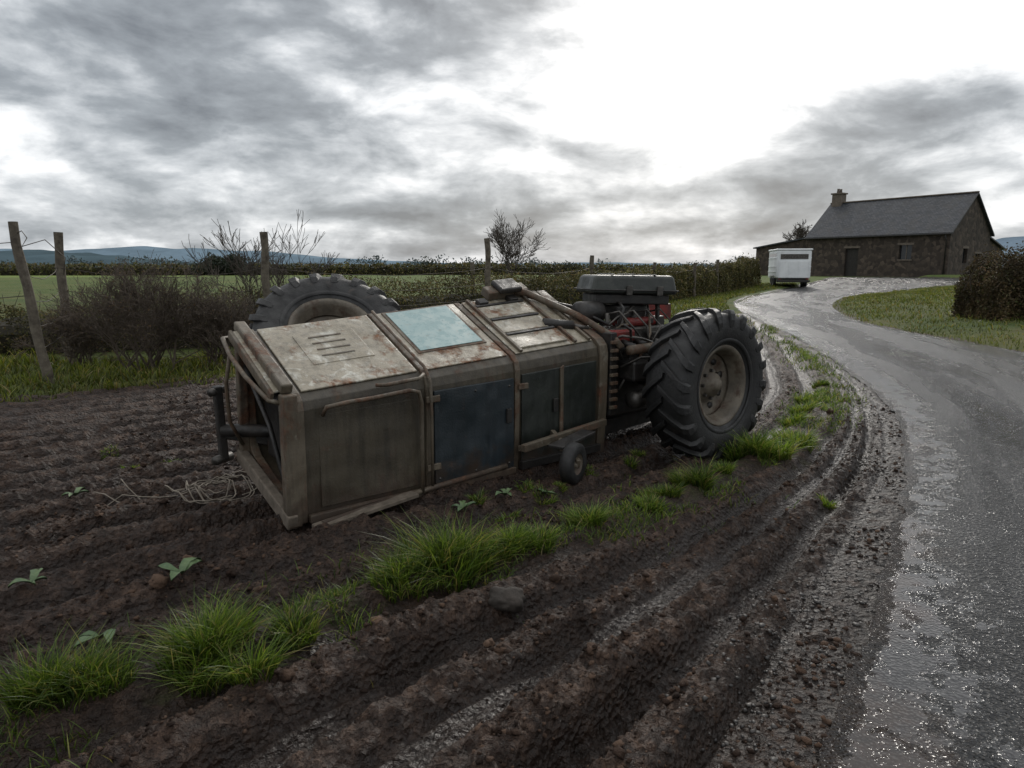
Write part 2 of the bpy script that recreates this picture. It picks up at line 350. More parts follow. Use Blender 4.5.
# ------------------------------------------------------------------ scatter
import bmesh
def ico(sub):
    bm=bmesh.new(); bmesh.ops.create_icosphere(bm,subdivisions=sub,radius=1); v=np.array([x.co[:] for x in bm.verts]); f=np.array([[a.index for a in p.verts] for p in bm.faces]); bm.free(); return v,f
def scatter_rocks(name,x,y,size,mat,sub=1,flat=.65,sink=.25,smooth=False):
    v0,f0=ico(sub); n_=len(x); k=len(v0)
    var=[]
    for s in range(16):
        r=1+(rng.random(k)-.5)*.9; w_=v0*r[:,None]; w_=w_*np.array([1,.6+.6*rng.random(),.6+.5*rng.random()]); var.append(w_)
    var=np.array(var); vv=var[rng.integers(0,16,n_)]
    a=rng.random(n_)*6.28; ca_,sa=np.cos(a),np.sin(a)
    sx=size*(.7+.6*rng.random(n_)); sz=size*flat*(.7+.6*rng.random(n_))
    vx=vv[:,:,0]*sx[:,None];vy=vv[:,:,1]*sx[:,None];vz=vv[:,:,2]*sz[:,None]
    wx=vx*ca_[:,None]-vy*sa[:,None]+x[:,None]; wy=vx*sa[:,None]+vy*ca_[:,None]+y[:,None]
    wz=vz+(H(x,y)+sz*.15)[:,None]
    VV=np.stack([wx,wy,wz],2).reshape(-1,3); FF=(f0[None]+(np.arange(n_)*k)[:,None,None]).reshape(-1,3)
    return mesh_np(name,VV,[FF],mat,smooth)
m_clod,n,b=newmat('soil_clod'); g=n('ShaderNodeNewGeometry')
n.l(n.ramp(g.outputs['Random Per Island'],[(0,(.014,.008,.0055)),(.6,(.042,.025,.017)),(1,(.105,.066,.045))]),b.inputs['Base Color']); b.inputs['Roughness'].default_value=.85; b.inputs['Specular IOR Level'].default_value=.2
n.l(n.bump(n.noise(g.outputs['Position'],50,3,.7),.02),b.inputs['Normal'])
m_grit,n,b=newmat('road_grit'); g=n('ShaderNodeNewGeometry')
n.l(n.ramp(g.outputs['Random Per Island'],[(0,(.010,.008,.007)),(.8,(.03,.026,.023)),(1,(.11,.10,.09))]),b.inputs['Base Color']); b.inputs['Roughness'].default_value=.5
nn=150000
x=-4.5+rng.random(nn)*10; y=1.2+rng.random(nn)**1.4*9; _,g_,w_,v_=terrain(x,y); ins=inpoly(x,y,POLY)
den=fbm(x*2.2,y*2.2,3,77)
m=(~ins)&(g_<.3)&(rng.random(nn)<np.clip((den-.38)*3,0,1)*np.clip(1-w_*1.25,0.04,1)*.8)
x,y,v_=x[m],y[m],v_[m]; sz=.0035+.016*rng.random(len(x))**3.2; big=(rng.random(len(x))<.007)&(v_<.3); sz[big]=.016+.018*rng.random(big.sum())
print('clods',len(x)); scatter_rocks('soil_clods',x,y,sz,m_clod,1,.75); x,y,sz=x[big],y[big],sz[big]; scatter_rocks('large_soil_clods',x+.01,y,sz*1.1,m_clod,2,.7)
t=rng.random(9000)**1.6*.55+.12; base=resamp(RL,t); nxt=resamp(RL,np.clip(t+.003,0,1)); d=nxt-base; d/=np.linalg.norm(d,axis=1)[:,None]; nrm=np.stack([d[:,1],-d[:,0]],1)
off=rng.normal(-.18,.25,9000); p=base+nrm*off[:,None]; m=(p[:,1]>1.2)&(off<.35)&(fbm(p[:,0]*2,p[:,1]*2,2,44)>.45); p=p[m]
scatter_rocks('roadside_gravel',p[:,0],p[:,1],.003+.012*rng.random(len(p))**3.5,m_grit,1,.7)
for (sx_,sy_,r) in ((-.03,3.28,.078),):
    v,f=ico(4); d_=1+.5*(np.array([vnoise(a*1.7+5,b_*1.7+c*1.3)+.4*vnoise(a*5+5,b_*5+c*4) for a,b_,c in v])-.7); v=v*d_[:,None]*np.array([r*1.2,r*.9,r*.85])
    o=mesh_np('stone',v+np.array([sx_,sy_,H(sx_,sy_)[0]+r*.4]),[f],m_stone1,True)
# ------------------------------------------------------------------ grass
def grass_mat(name,c0,c1,c2,dry,tl=.45):
    m,n,b=newmat(name); g=n('ShaderNodeNewGeometry'); r=g.outputs['Random Per Island']
    uv=n('ShaderNodeUVMap'); uv.uv_map='UV'; s_=n('ShaderNodeSeparateXYZ'); n.l(uv.outputs[0],s_.inputs[0])
    c=n.ramp(r,[(0,c0),(.45,c1),(.82,c2),(.94,dry),(1,dry)])
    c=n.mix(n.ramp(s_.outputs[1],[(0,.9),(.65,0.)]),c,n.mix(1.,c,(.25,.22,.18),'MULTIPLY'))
    pv=n.ramp(n.noise(g.outputs['Position'],.6,3,.6),[(.38,.65),(.62,1.15)]); c=n.mix(1.,c,pv,'MULTIPLY')
    out=m.node_tree.nodes['Material Output']; n.l(c,b.inputs['Base Color']); b.inputs['Roughness'].default_value=.42; b.inputs['Specular IOR Level'].default_value=.35
    tr=n('ShaderNodeBsdfTranslucent'); n.l(n.mix(1.,c,(1.2,1.2,.6),'MULTIPLY'),tr.inputs[0])
    mx=n('ShaderNodeMixShader'); mx.inputs[0].default_value=tl; n.l(b.outputs[0],mx.inputs[1]); n.l(tr.outputs[0],mx.inputs[2]); n.l(mx.outputs[0],out.inputs[0]); return m
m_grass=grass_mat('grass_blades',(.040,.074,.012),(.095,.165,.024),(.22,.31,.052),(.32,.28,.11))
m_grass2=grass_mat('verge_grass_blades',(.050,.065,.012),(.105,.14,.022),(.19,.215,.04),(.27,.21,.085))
def grass(name,x,y,h,w,mat,lean=.5,z=None,outdir=None):
    n_=len(x); z=H(x,y)-.01 if z is None else z
    a=rng.random(n_)*6.283 if outdir is None else outdir+rng.normal(0,.8,n_)
    l=h*lean*(.1+1.3*rng.random(n_)); dx,dy=np.cos(a),np.sin(a); dr_=.10+.35*rng.random(n_)
    ph=rng.random(n_)*3.14; wx=np.cos(ph)*w/2; wy=np.sin(ph)*w/2
    lv_=[]
    for t_,ws in((0,1),(.4,.85),(.75,.55)):
        cx=x+dx*l*t_**1.8; cy=y+dy*l*t_**1.8; cz=z+h*(t_-dr_*t_*t_)
        lv_.append(np.stack([cx-wx*ws,cy-wy*ws,cz],1)); lv_.append(np.stack([cx+wx*ws,cy+wy*ws,cz],1))
    lv_.append(np.stack([x+dx*l,y+dy*l,z+h*(1-dr_)],1))
    VV=np.stack(lv_,1).reshape(-1,3); o=(np.arange(n_)*7)[:,None]
    Q=np.concatenate([o+np.array([[0,1,3,2]]),o+np.array([[2,3,5,4]])]); T=o+np.array([[4,5,6]])
    ob=mesh_np(name,VV,[Q,T],mat,True)
    uvl=ob.data.uv_layers.new(name='UV'); lv2=np.empty(len(ob.data.loops),np.int32); ob.data.loops.foreach_get('vertex_index',lv2)
    tv=np.array([0,0,.4,.4,.75,.75,1.])[lv2%7]; uvl.data.foreach_set('uv',np.stack([tv*0,tv],1).astype(np.float32).ravel()); return ob
tx=[];ty=[];th=[];ta=[]
def tuft(cx,cy,r,hh,n_):
    k=max(1,int(n_/240)); ccx=cx+rng.normal(0,r*.42,k); ccy=cy+rng.normal(0,r*.36,k)
    for j in range(k):
        m_=n_//k; rj=r*.38*(.6+.8*rng.random()); hj=hh*(.6+.6*rng.random())
        rr=rj*np.sqrt(rng.random(m_)); a=rng.random(m_)*6.283
        tx.append(ccx[j]+rr*np.cos(a)); ty.append(ccy[j]+rr*np.sin(a)); th.append(hj*(.40+.75*rng.random(m_))); ta.append(a)
for (cx,cy,r,hh,n_) in [(-1.74,2.42,.26,.25,1400),(-1.22,2.80,.28,.24,1900),(-.98,2.95,.18,.17,500),(-.62,3.40,.25,.20,900),(-.36,3.66,.26,.28,2000),(-.10,3.84,.2,.2,800),(.22,4.0,.18,.12,400),(.5,4.22,.24,.15,700),(.85,4.55,.22,.12,450),(1.15,4.85,.24,.15,700),(1.47,5.15,.26,.18,900),(1.8,5.5,.22,.12,450),(2.22,5.95,.27,.25,1500),(2.62,6.4,.24,.18,600),(-2.4,2.1,.25,.2,600),(3.1,7.1,.25,.13,400),(3.5,7.9,.25,.15,400),(3.9,8.7,.25,.13,350),(4.3,9.6,.25,.12,300)]:
    tuft(cx,cy,r,hh,n_)
k=18000; t=.25+rng.random(k)*.6; bp=resamp(S,t); nx2=resamp(S,t+.003); d=nx2-bp; d/=np.linalg.norm(d,axis=1)[:,None]
off=rng.normal(0,.17,k)*(1+bp[:,1]*.02); p=bp+np.stack([d[:,1],-d[:,0]],1)*off[:,None]
m=(fbm(p[:,0]*2.6,p[:,1]*2.6,3,90)>.495)&(p[:,0]>-2.6)&(p[:,1]<20)
tx.append(p[m,0]);ty.append(p[m,1]);th.append((.025+.07*rng.random(m.sum()))*(1+.03*p[m,1]));ta.append(rng.random(m.sum())*6.28)
for (cx,cy) in [(-3.3,5.6),(-3.6,6.1),(.1,5.0),(.35,5.2),(-.1,4.75),(.6,5.45),(.15,4.9),(2.3,4.9),(-3.0,5.9),(.9,5.75),(1.2,6.0),(0.0,4.5)]:
    tuft(cx,cy,.18,.07,170)
gxx=np.concatenate(tx);gyy=np.concatenate(ty);ghh=np.concatenate(th);gaa=np.concatenate(ta)
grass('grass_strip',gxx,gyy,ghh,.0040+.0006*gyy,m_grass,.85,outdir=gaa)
def sample_grass(n_,x0,x1,y0,y1,cond):
    x=x0+rng.random(n_)*(x1-x0); y=y0+rng.random(n_)*(y1-y0); m=cond(x,y); return x[m],y[m]
x,y=sample_grass(80000,-14,8,7,20,lambda x,y:(y>backline(x)-.1+.9*(fbm(x*1.5,y*1.5,3,4)-.5))&(y<backline(x)+4.0))
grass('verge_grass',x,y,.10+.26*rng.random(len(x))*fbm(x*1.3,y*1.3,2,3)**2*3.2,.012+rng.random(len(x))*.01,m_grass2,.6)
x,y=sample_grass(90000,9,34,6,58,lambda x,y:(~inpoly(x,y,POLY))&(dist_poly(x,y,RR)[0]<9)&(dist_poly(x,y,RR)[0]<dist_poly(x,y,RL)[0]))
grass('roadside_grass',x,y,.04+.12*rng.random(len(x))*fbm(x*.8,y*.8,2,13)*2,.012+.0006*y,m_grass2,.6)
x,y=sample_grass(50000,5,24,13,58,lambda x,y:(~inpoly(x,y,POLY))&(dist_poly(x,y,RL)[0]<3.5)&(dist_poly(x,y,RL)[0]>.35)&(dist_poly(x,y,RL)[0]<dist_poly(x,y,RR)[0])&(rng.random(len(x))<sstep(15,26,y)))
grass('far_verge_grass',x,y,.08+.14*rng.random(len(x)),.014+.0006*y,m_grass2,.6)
# ------------------------------------------------------------------ hedges / leaves
def leaf_mat(name,stops,ns=.9,tl=.3):
    m,n,b=newmat(name); g=n('ShaderNodeNewGeometry')
    c=n.ramp(g.outputs['Random Per Island'],stops); cl=n.ramp(n.noise(g.outputs['Position'],ns,3,.6),[(.35,.5),(.65,1.25)])
    c=n.mix(1.,c,cl,'MULTIPLY'); n.l(c,b.inputs['Base Color']); b.inputs['Roughness'].default_value=.6; b.inputs['Specular IOR Level'].default_value=.25
    tr=n('ShaderNodeBsdfTranslucent'); n.l(c,tr.inputs[0]); mx=n('ShaderNodeMixShader'); mx.inputs[0].default_value=tl
    n.l(b.outputs[0],mx.inputs[1]); n.l(tr.outputs[0],mx.inputs[2]); n.l(mx.outputs[0],m.node_tree.nodes['Material Output'].inputs[0])
    return m
m_hedge=leaf_mat('hedge_leaves',[(0,(.040,.036,.016)),(.35,(.075,.077,.025)),(.7,(.125,.12,.04)),(1,(.20,.145,.063))])
m_bushl=leaf_mat('thorn_leaves',[(0,(.05,.036,.02)),(.4,(.10,.07,.04)),(.75,(.15,.095,.05)),(1,(.09,.11,.03))])
m_rleaf=leaf_mat('brown_beech_leaves',[(0,(.040,.031,.016)),(.4,(.08,.063,.030)),(.75,(.14,.092,.048)),(1,(.08,.095,.032))])
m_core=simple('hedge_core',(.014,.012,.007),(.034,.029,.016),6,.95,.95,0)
def leaves_np(c,size):
    n_=len(c); q=rng.normal(size=(n_,3)); q/=np.linalg.norm(q,axis=1)[:,None]; r=rng.normal(size=(n_,3)); r-=q*(r*q).sum(1)[:,None]; r/=np.linalg.norm(r,axis=1)[:,None]; s=np.cross(q,r)
    L=size[:,None]
    VV=np.stack([c-r*L,c+s*L*.45,c+r*L,c-s*L*.45],1).reshape(-1,3); return VV,(np.arange(n_)*4)[:,None]+np.array([[0,1,2,3]])
def hedge(name,path,hts,width,nleaf,lsize,mat,twigs=0,tap=1.0,endleaf=0):
    e=empty(name,(0,0,0)); C=catmull([(*p,h) for p,h in zip(path,hts)],8); L=len(C)
    cum=np.concatenate([[0],np.cumsum(np.linalg.norm(np.diff(C[:,:2],axis=0),axis=1))]); TL=cum[-1]
    tt=np.linspace(.35,TL-.35,160); cx=np.interp(tt,cum,C[:,0]);cy=np.interp(tt,cum,C[:,1]);ch=np.interp(tt,cum,C[:,2])*(.15+.85*sstep(.3,tap+.5,tt)*sstep(TL-.3,TL-tap-.5,tt))
    dx=np.gradient(cx);dy=np.gradient(cy);l=np.hypot(dx,dy);nx_,ny_=dy/l,-dx/l; zb=H(cx,cy)
    prof=[(-.36,0),(-.38,.45),(-.28,.70),(0,.78),(.28,.70),(.38,.45),(.36,0)]; VV=[];K=len(prof)
    for i in range(160):
        wk=.25+.75*float(sstep(.3,tap+.5,tt[i])*sstep(TL-.3,TL-tap-.5,tt[i]))
        for j,(a,bz) in enumerate(prof):
            jj=1+.25*(vnoise(tt[i]*2+j*3.3,j*9.)-.5); VV.append((cx[i]+nx_[i]*a*width*jj*wk,cy[i]+ny_[i]*a*width*jj*wk,zb[i]-.05+bz*ch[i]*jj))
    FF=[(i*K+j,i*K+j+1,(i+1)*K+j+1,(i+1)*K+j) for i in range(159) for j in range(K-1)]+[tuple(range(K)),tuple(159*K+j for j in range(K))]
    part('core',VV,FF,m_core,e)  # dark inner mass added to block light coming through the leaves
    s=rng.random(nleaf)*TL; ne=endleaf
    if ne: s[:ne]=rng.random(ne)**1.5*.9
    x=np.interp(s,cum,C[:,0]);y=np.interp(s,cum,C[:,1]);h=np.interp(s,cum,C[:,2])*(.35+.65*sstep(-.3,tap*.9,s)*sstep(TL+.3,TL-tap*.9,s))
    nxx=np.interp(s,tt,nx_);nyy=np.interp(s,tt,ny_)
    th_=rng.random(nleaf)*math.pi; lump=.80+.45*fbm(s*1.3,th_*1.6,4,int(abs(path[0][0]))+3)
    rad=lump*(.84+.2*rng.random(nleaf)+.12*(rng.random(nleaf)<.05))
    if ne: rad[:ne]*=np.sqrt(rng.random(ne))
    ca_=np.cos(th_);sa_=np.sin(th_); a=np.sign(ca_)*np.abs(ca_)**.5*width*.5*rad; zz=np.abs(sa_)**.6*h*rad
    zz=np.where(rng.random(nleaf)<.35,rng.random(nleaf)*zz,zz)
    c=np.stack([x+nxx*a,y+nyy*a,H(x,y)+zz],1); d=np.hypot(x,y)
    VV,FF=leaves_np(c,lsize*(.6+.8*rng.random(nleaf))*np.clip(d/20,.7,1.7)); mesh_np('leaves',VV,[FF],mat,False,e)
    if twigs:
        V=[];F=[]
        for i in range(twigs):
            s=rng.random()*TL; x=np.interp(s,cum,C[:,0])+rng.normal(0,.2);y=np.interp(s,cum,C[:,1])+rng.normal(0,.2);h=np.interp(s,cum,C[:,2]); dd=max(1,math.hypot(x,y)/15)
            p=Vector((x,y,h*.6));q=p+Vector((rng.normal(0,.2),rng.normal(0,.2),h*.38+.4*rng.random()))
            v,f=tube_geo([p,p.lerp(q,.5)+Vector((rng.normal(0,.04),0,0)),q],[.007*dd,.005*dd,.003*dd],4); o=len(V); V+=v; F+=[tuple(a+o for a in ff) for ff in f]
        part('twigs',V,F,m_bark,e)
    return e
hedge('field_hedge',[(-26,10.5),(-14,12.3),(-9,14),(-5,16),(-.6,20.5),(3.6,28),(9.5,39),(15,49),(19.4,55.8)],[.85,.9,.95,1.25,1.38,1.42,1.55,1.75,2.2],1.4,150000,.038,m_hedge,420)
hedge('roadside_hedge',[(13.4,19.9),(16.0,19.7),(20,19.2),(28,17.5)],[1.72,1.80,1.85,1.85],2.4,100000,.034,m_rleaf,80,.5,14000)
hedge('yard_hedge',[(42,53),(50,55),(64,57)],[.9,1.0,1.1],1.6,9000,.05,m_rleaf)
hedge('distant_hedgerow',[(-90,88),(-40,92),(-5,97),(28,104)],[1.5,1.4,1.5,1.4],2.2,16000,.12,m_hedge)
# ------------------------------------------------------------------ bare trees
def tree(name,base,hgt,seed,tr=.06,stems=1,levels=5,spread=.55,leaves=0,lmat=None,lsz=.03,minr=.003,trunk=.36,up=.05,mat=None):
    R=random.Random(seed); V=[];F=[];tips=[]
    def grow_(p,d,L,r,lev):
        k=3; pts=[p];rs=[r]
        for i in range(k):
            d=(d+Vector((R.gauss(0,.13),R.gauss(0,.13),R.gauss(0,.08)+.03))).normalized(); p=p+d*L/k; pts.append(p); rs.append(max(minr,r*(1-.42*(i+1)/k)))
        v,f=tube_geo(pts,rs,6 if lev<2 else 3); o=len(V); V.extend(v); F.extend([tuple(a+o for a in ff) for ff in f])
        if lev>=levels-2: tips.extend(pts[1:])
        if lev<levels:
            nb=R.choice([2,3,3,4]) if lev>0 else R.choice([5,6])
            for i in range(nb):
                t_=R.uniform(.35,1) if i>0 else 1
                idx=min(k,max(1,round(t_*k))); q=pts[idx]
                s=spread*(1 if i else .5); nd=(d+Vector((R.gauss(0,s),R.gauss(0,s),R.gauss(up,s*.6)))).normalized()
                grow_(q,nd,L*R.uniform(.60,.85),max(minr,rs[idx]*.66),lev+1)
    for s in range(stems):
        d=Vector((R.gauss(0,.35 if stems>1 else .05),R.gauss(0,.35 if stems>1 else .05),1)).normalized()
        grow_(Vector((R.gauss(0,.14) if stems>1 else 0,R.gauss(0,.14) if stems>1 else 0,-.05)),d,hgt*trunk,tr,0)
    mz=max(v.z for v in V); k=hgt/mz; V=[v*k for v in V]
    if leaves:
        e=empty(name,base); part('branches',V,F,mat or m_bark,e)
        T=np.array([t[:] for t in tips])*k; c=T[rng.integers(0,len(T),leaves)]+rng.normal(0,.05,(leaves,3)); VV,FF=leaves_np(c,lsz*(.6+.8*rng.random(leaves))); mesh_np('leaves',VV,[FF],lmat,False,e)
        return e
    o=part(name,V,F,mat or m_bark); o.location=base; return o
m_twig=simple('thorn_twigs',(.05,.038,.028),(.11,.085,.065),12,.9,.95,0)
tree('bare_tree',(0.0,26,0),3.85,31,.07,1,6,.55,minr=.0065,trunk=.32,up=.16)
tree('bare_tree',(-5.1,14.9,0),3.0,8,.038,2,5,.38,minr=.0055,trunk=.36,up=.15)
tree('bare_tree',(41,100,.6),7.8,5,.2,1,6,.6,minr=.03)
tree('bare_tree',(44.5,103,.6),6.5,25,.18,1,5,.6,minr=.03)
tree('hawthorn_bush',(-5.95,11.0,0),2.0,12,.024,11,5,.58,2200,m_bushl,.017,minr=.003,mat=m_twig)
tree('hawthorn_bush',(-5.0,11.5,0),1.45,15,.022,7,5,.6,1300,m_bushl,.017,minr=.003,mat=m_twig)
tree('hawthorn_bush',(-7.4,11.6,0),1.3,17,.022,7,5,.6,1300,m_bushl,.016,minr=.003,mat=m_twig)
def blobs(name,items,mat,lf=.13):
    cs=[];sz=[]
    for (x,y,r,h,n_) in items:
        z0=H(x,y)[0]; u=rng.normal(size=(n_,3)); u/=np.linalg.norm(u,axis=1)[:,None]; rad=(.45+.6*rng.random(n_))*(.6+.8*vnoise(u[:,0]*3+x,u[:,2]*3+y))
        c=u*rad[:,None]*np.array([r,r,h*.5])+np.array([x,y,z0+h*.48]); c[:,2]=np.maximum(c[:,2],z0); cs.append(c); sz.append(np.full(n_,max(r,h)*lf))
    VV,FF=leaves_np(np.concatenate(cs),np.concatenate(sz)); return mesh_np(name,VV,[FF],mat)
m_dist=leaf_mat('distant_foliage',[(0,(.025,.034,.024)),(1,(.06,.068,.05))])
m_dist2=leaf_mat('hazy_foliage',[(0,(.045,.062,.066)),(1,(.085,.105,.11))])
it=[(-38.5,90,1.7,2.9,900),(-36,90,1.6,3.1,900),(-41,91,1.6,1.9,500),(-33,92,1.4,1.6,500),(-12,98,1.6,2.3,500),(8,100,2,2.2,500)]
blobs('distant_bushes',it,m_dist,.08)
it=[]
for row,(yy,hh) in enumerate(((180,3.2),(260,5),(420,8),(700,14))):
    for i in range(110):
        x=-yy*.95+i*yy*1.9/110+rng.normal(0,yy*.01)
        if fbm(x/(yy*.15),row*7.,2,row+3)<.45: continue
        it.append((x,yy+rng.normal(0,yy*.02),hh*.8*(.5+rng.random()),hh*(.35+.7*rng.random()),70))
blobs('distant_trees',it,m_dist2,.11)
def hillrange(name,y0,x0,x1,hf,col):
    m=simple(name+'_mat',tuple(c*.8 for c in col),tuple(c*1.2 for c in col),.006,.95,.95,0,spec=0)  # aerial haze is painted into the hills as a bluish-grey base colour
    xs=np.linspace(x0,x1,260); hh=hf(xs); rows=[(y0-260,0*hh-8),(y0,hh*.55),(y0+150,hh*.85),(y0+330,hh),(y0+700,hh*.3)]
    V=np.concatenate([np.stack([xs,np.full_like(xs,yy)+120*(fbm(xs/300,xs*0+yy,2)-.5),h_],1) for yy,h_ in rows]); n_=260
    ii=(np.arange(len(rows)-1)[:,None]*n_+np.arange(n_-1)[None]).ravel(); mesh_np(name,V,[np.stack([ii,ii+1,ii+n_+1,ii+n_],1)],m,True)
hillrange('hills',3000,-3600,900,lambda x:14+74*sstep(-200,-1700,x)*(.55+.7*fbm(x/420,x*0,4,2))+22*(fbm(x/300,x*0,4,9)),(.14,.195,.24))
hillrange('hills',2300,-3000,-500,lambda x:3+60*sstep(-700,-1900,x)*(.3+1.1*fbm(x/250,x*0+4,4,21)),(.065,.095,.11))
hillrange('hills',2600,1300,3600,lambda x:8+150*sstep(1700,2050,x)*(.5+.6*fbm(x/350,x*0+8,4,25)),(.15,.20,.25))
# ------------------------------------------------------------------ fence
fence=empty('wire_fence',(0,0,0))
posts=[(-6.8,9.9,2.32,-.27,.065),(-8.1,12.4,2.3,.03,.075),(-5.0,14,2.38,.02,.078),(-.63,18.6,2.46,-.03,.078),(-1.25,22,1.85,.0,.07),(3.1,27,2.15,.02,.09),(6.9,33.5,1.95,0,.09),(10.3,39,1.95,0,.1),(13.2,44.5,2.2,0,.1)]
for i,(x,y,h,ln,r) in enumerate(posts):
    z=H(x,y)[0]; pts=[];rs=[]
    for k in range(9):
        t_=k/8; pts.append((x+ln*t_+.018*math.sin(k*1.7+i),y+.01*math.cos(k*2.1),z-.1+(h+.1)*t_)); rs.append(r*(1.08-.12*t_)*(1+.07*math.sin(k*2.3+i)))
    tube('post_%d'%(i+1),pts,rs,m_postw,fence,9,False)
def wire(a,b,sag,name):
    a=Vector(a);b=Vector(b); pts=[a.lerp(b,t/10)+Vector((0,0,-sag*4*(t/10)*(1-t/10)+.01*math.sin(t*2.)))for t in range(11)]; tube(name,pts,.006,m_wire,fence,5)
order=[0,1,2,3,5,6,7,8]
for a,b_ in zip(order[:-1],order[1:]):
    for j,hh in enumerate((.55,.9,1.3,1.7)):
        pa=posts[a];pb=posts[b_]; ta_=hh/pa[2]
        wire((pa[0]+pa[3]*ta_,pa[1]-.06,hh*min(1,pa[2]/2.0)),(pb[0],pb[1]-.06,hh*min(1,pb[2]/2.0)),.05+.04*j,'wire')
wire((-14,8.2,1.9),(-7.05,9.85,2.05),.1,'wire'); wire((-14,8.2,1.2),(-6.95,9.85,1.3),.1,'wire')
tube('loose_wire',[(-7.05,9.85,2.15),(-6.95,9.9,2.22),(-6.85,9.85,2.12),(-6.9,9.8,2.0),(-6.7,10,2.1),(-6.5,10.1,1.85),(-6.55,10.1,1.6)],.007,m_wire,fence,5)
# ------------------------------------------------------------------ TRACTOR
T=empty('overturned_tractor',(-1.39,4.36,0.0),math.radians(39.5))
PR=[(0.0,.03,0),(-.015,.40,.02),(-.02,.78,.05),(-.005,.84,.055),(.05,.885,.058),(.82,1.24,.075),(.90,1.22,.075),(.95,1.10,.07),(.93,.34,.0),(.86,.26,0),(.08,.0,0)]
cw,cz=.45,.62
def sec(s,off=0.0):
    o=[]
    for (w,z,k) in PR:
        zz=z+k*s; d=Vector((w-cw,zz-cz-.03*s)); L=d.length; d=d*(1+off/L); o.append((s,cw+d.x,cz+.03*s+d.y))
    return o
def shell(name,s1,s2,off,th,mat):
    V=sec(s1,off)+sec(s2,off)+sec(s1,off-th)+sec(s2,off-th); n_=len(PR);F=[]
    for i in range(n_):
        j=(i+1)%n_
        F+=[(i,j,n_+j,n_+i),(2*n_+i,3*n_+i,3*n_+j,2*n_+j),(i,2*n_+i,2*n_+j,j),(n_+i,n_+j,3*n_+j,3*n_+i)]
    return part(name,V,F,mat,T,.006)
shell('cab_shell_rear',0.02,.955,0,.03,m_olive)
shell('cab_shell_mid',1.0,1.81,0,.03,m_olive)
shell('cab_shell_front',1.86,2.80,0,.03,m_olive)
shell('seam_frame_1',.955,1.0,.022,.06,m_frame)
shell('seam_frame_2',1.81,1.86,.016,.05,m_frame)
shell('end_frame',2.80,2.90,.03,.08,m_frame)
shell('rear_frame',-.04,.02,.02,.09,m_frame)
def tp(s,f,h):
    a=Vector((s,.05,.885+.058*s));b_=Vector((s,.82,1.24+.075*s)); nrm=Vector((0,-.42,.905)); return a.lerp(b_,f)+nrm*h
def topplate(name,s1,s2,f1,f2,h0,h1,mat,bev=.006):
    c=[tp(s1,f1,h0),tp(s2,f1,h0),tp(s2,f2,h0),tp(s1,f2,h0),tp(s1,f1,h1),tp(s2,f1,h1),tp(s2,f2,h1),tp(s1,f2,h1)]; return hexa(name,c,mat,T,bev)
def npt(s,z,h): return Vector((s,-.012-h,z))
def nearplate(name,s1,s2,z1,z2,z3,h0,h1,mat,bev=.006):
    c=[npt(s1,z1,h0),npt(s2,z1,h0),npt(s2,z3,h0),npt(s1,z2,h0),npt(s1,z1,h1),npt(s2,z1,h1),npt(s2,z3,h1),npt(s1,z2,h1)]; return hexa(name,c,mat,T,bev)
topplate('roof_panel',.04,.93,.0,1.0,.002,.016,m_paint)
topplate('roof_hatch',.24,.72,.32,.80,.016,.022,m_paint,.003)
for f in (.42,.52,.62,.72): topplate('hatch_rib',.34,.60,f,f+.02,.022,.027,m_frame,.002)
topplate('mid_panel',1.02,1.79,.0,1.0,.002,.014,m_paint)
topplate('window_surround',1.06,1.72,.24,.99,.014,.022,m_frame)
topplate('window_pane',1.09,1.69,.27,.96,.022,.027,m_glass,.002)
topplate('front_panel',1.88,2.78,.0,1.0,.002,.014,m_paint)
for i,(a,b_) in enumerate(((.05,.27),(.33,.55),(.61,.83))):
    topplate('louvre_%d'%i,1.95,2.50,a,b_,.014,.034,m_paint)
    topplate('louvre_lip_%d'%i,1.95,2.50,b_,b_+.03,.014,.045,m_black,.003)
for s in (1.92,2.55,2.72): topplate('strap',s,s+.03,.0,1.0,.014,.04,m_frame,.003)
topplate('hinge',2.0,2.1,.86,.95,.014,.06,m_black); topplate('hinge',2.35,2.45,.86,.95,.014,.06,m_black)
nearplate('side_panel_rear',.12,.88,.10,.74,.76,.0,.008,m_olive)
nearplate('side_panel_mid',1.02,1.79,.07,.80,.82,.008,.030,m_dark)
nearplate('side_panel_front',1.88,2.76,.10,.84,.88,.008,.024,m_dgreen)
nearplate('upright',2.30,2.335,.12,.86,.88,.026,.045,m_frame,.003)
nearplate('door_latch',2.22,2.27,.48,.60,.60,.026,.05,m_black,.006); nearplate('door_latch',1.70,1.75,.46,.58,.58,.032,.055,m_black,.006)
for z in (.2,.72): nearplate('door_hinge',1.83,1.93,z,z+.05,z+.05,.03,.05,m_frame,.006); nearplate('door_hinge',.94,1.06,z,z+.05,z+.05,.034,.052,m_frame,.006)
nearplate('sill',.02,1.80,.02,.075,.075,.008,.05,m_frame); nearplate('sill_front',1.86,2.80,.04,.11,.11,.008,.06,m_black)
for s in (1.06,1.4,1.74): 
    for z in (.12,.76): lathe('rivet',[(0,.008),(.008,.006),(.011,0)],Matrix.Translation(npt(s,z,.030))@Matrix.Rotation(math.pi/2,4,'X'),m_steel,T,10)
tube('grab_rail',[(.14,-.05,.74),(.15,-.09,.80),(.3,-.095,.815),(.5,-.09,.82),(.78,-.09,.84),(.86,-.085,.82),(.885,-.08,.74),(.885,-.075,.4),(.885,-.07,.05)],.015,m_frame,T)
tube('grab_rail_top',[(.55,-.03,.895),(.6,-.09,.90),(.86,-.10,.92),(.92,-.06,.94)],.014,m_frame,T)
tube('lower_strut',[(.06,-.16,.04),(.4,-.1,.05),(.8,-.06,.06),(1.7,-.05,.10)],.022,m_frame,T)
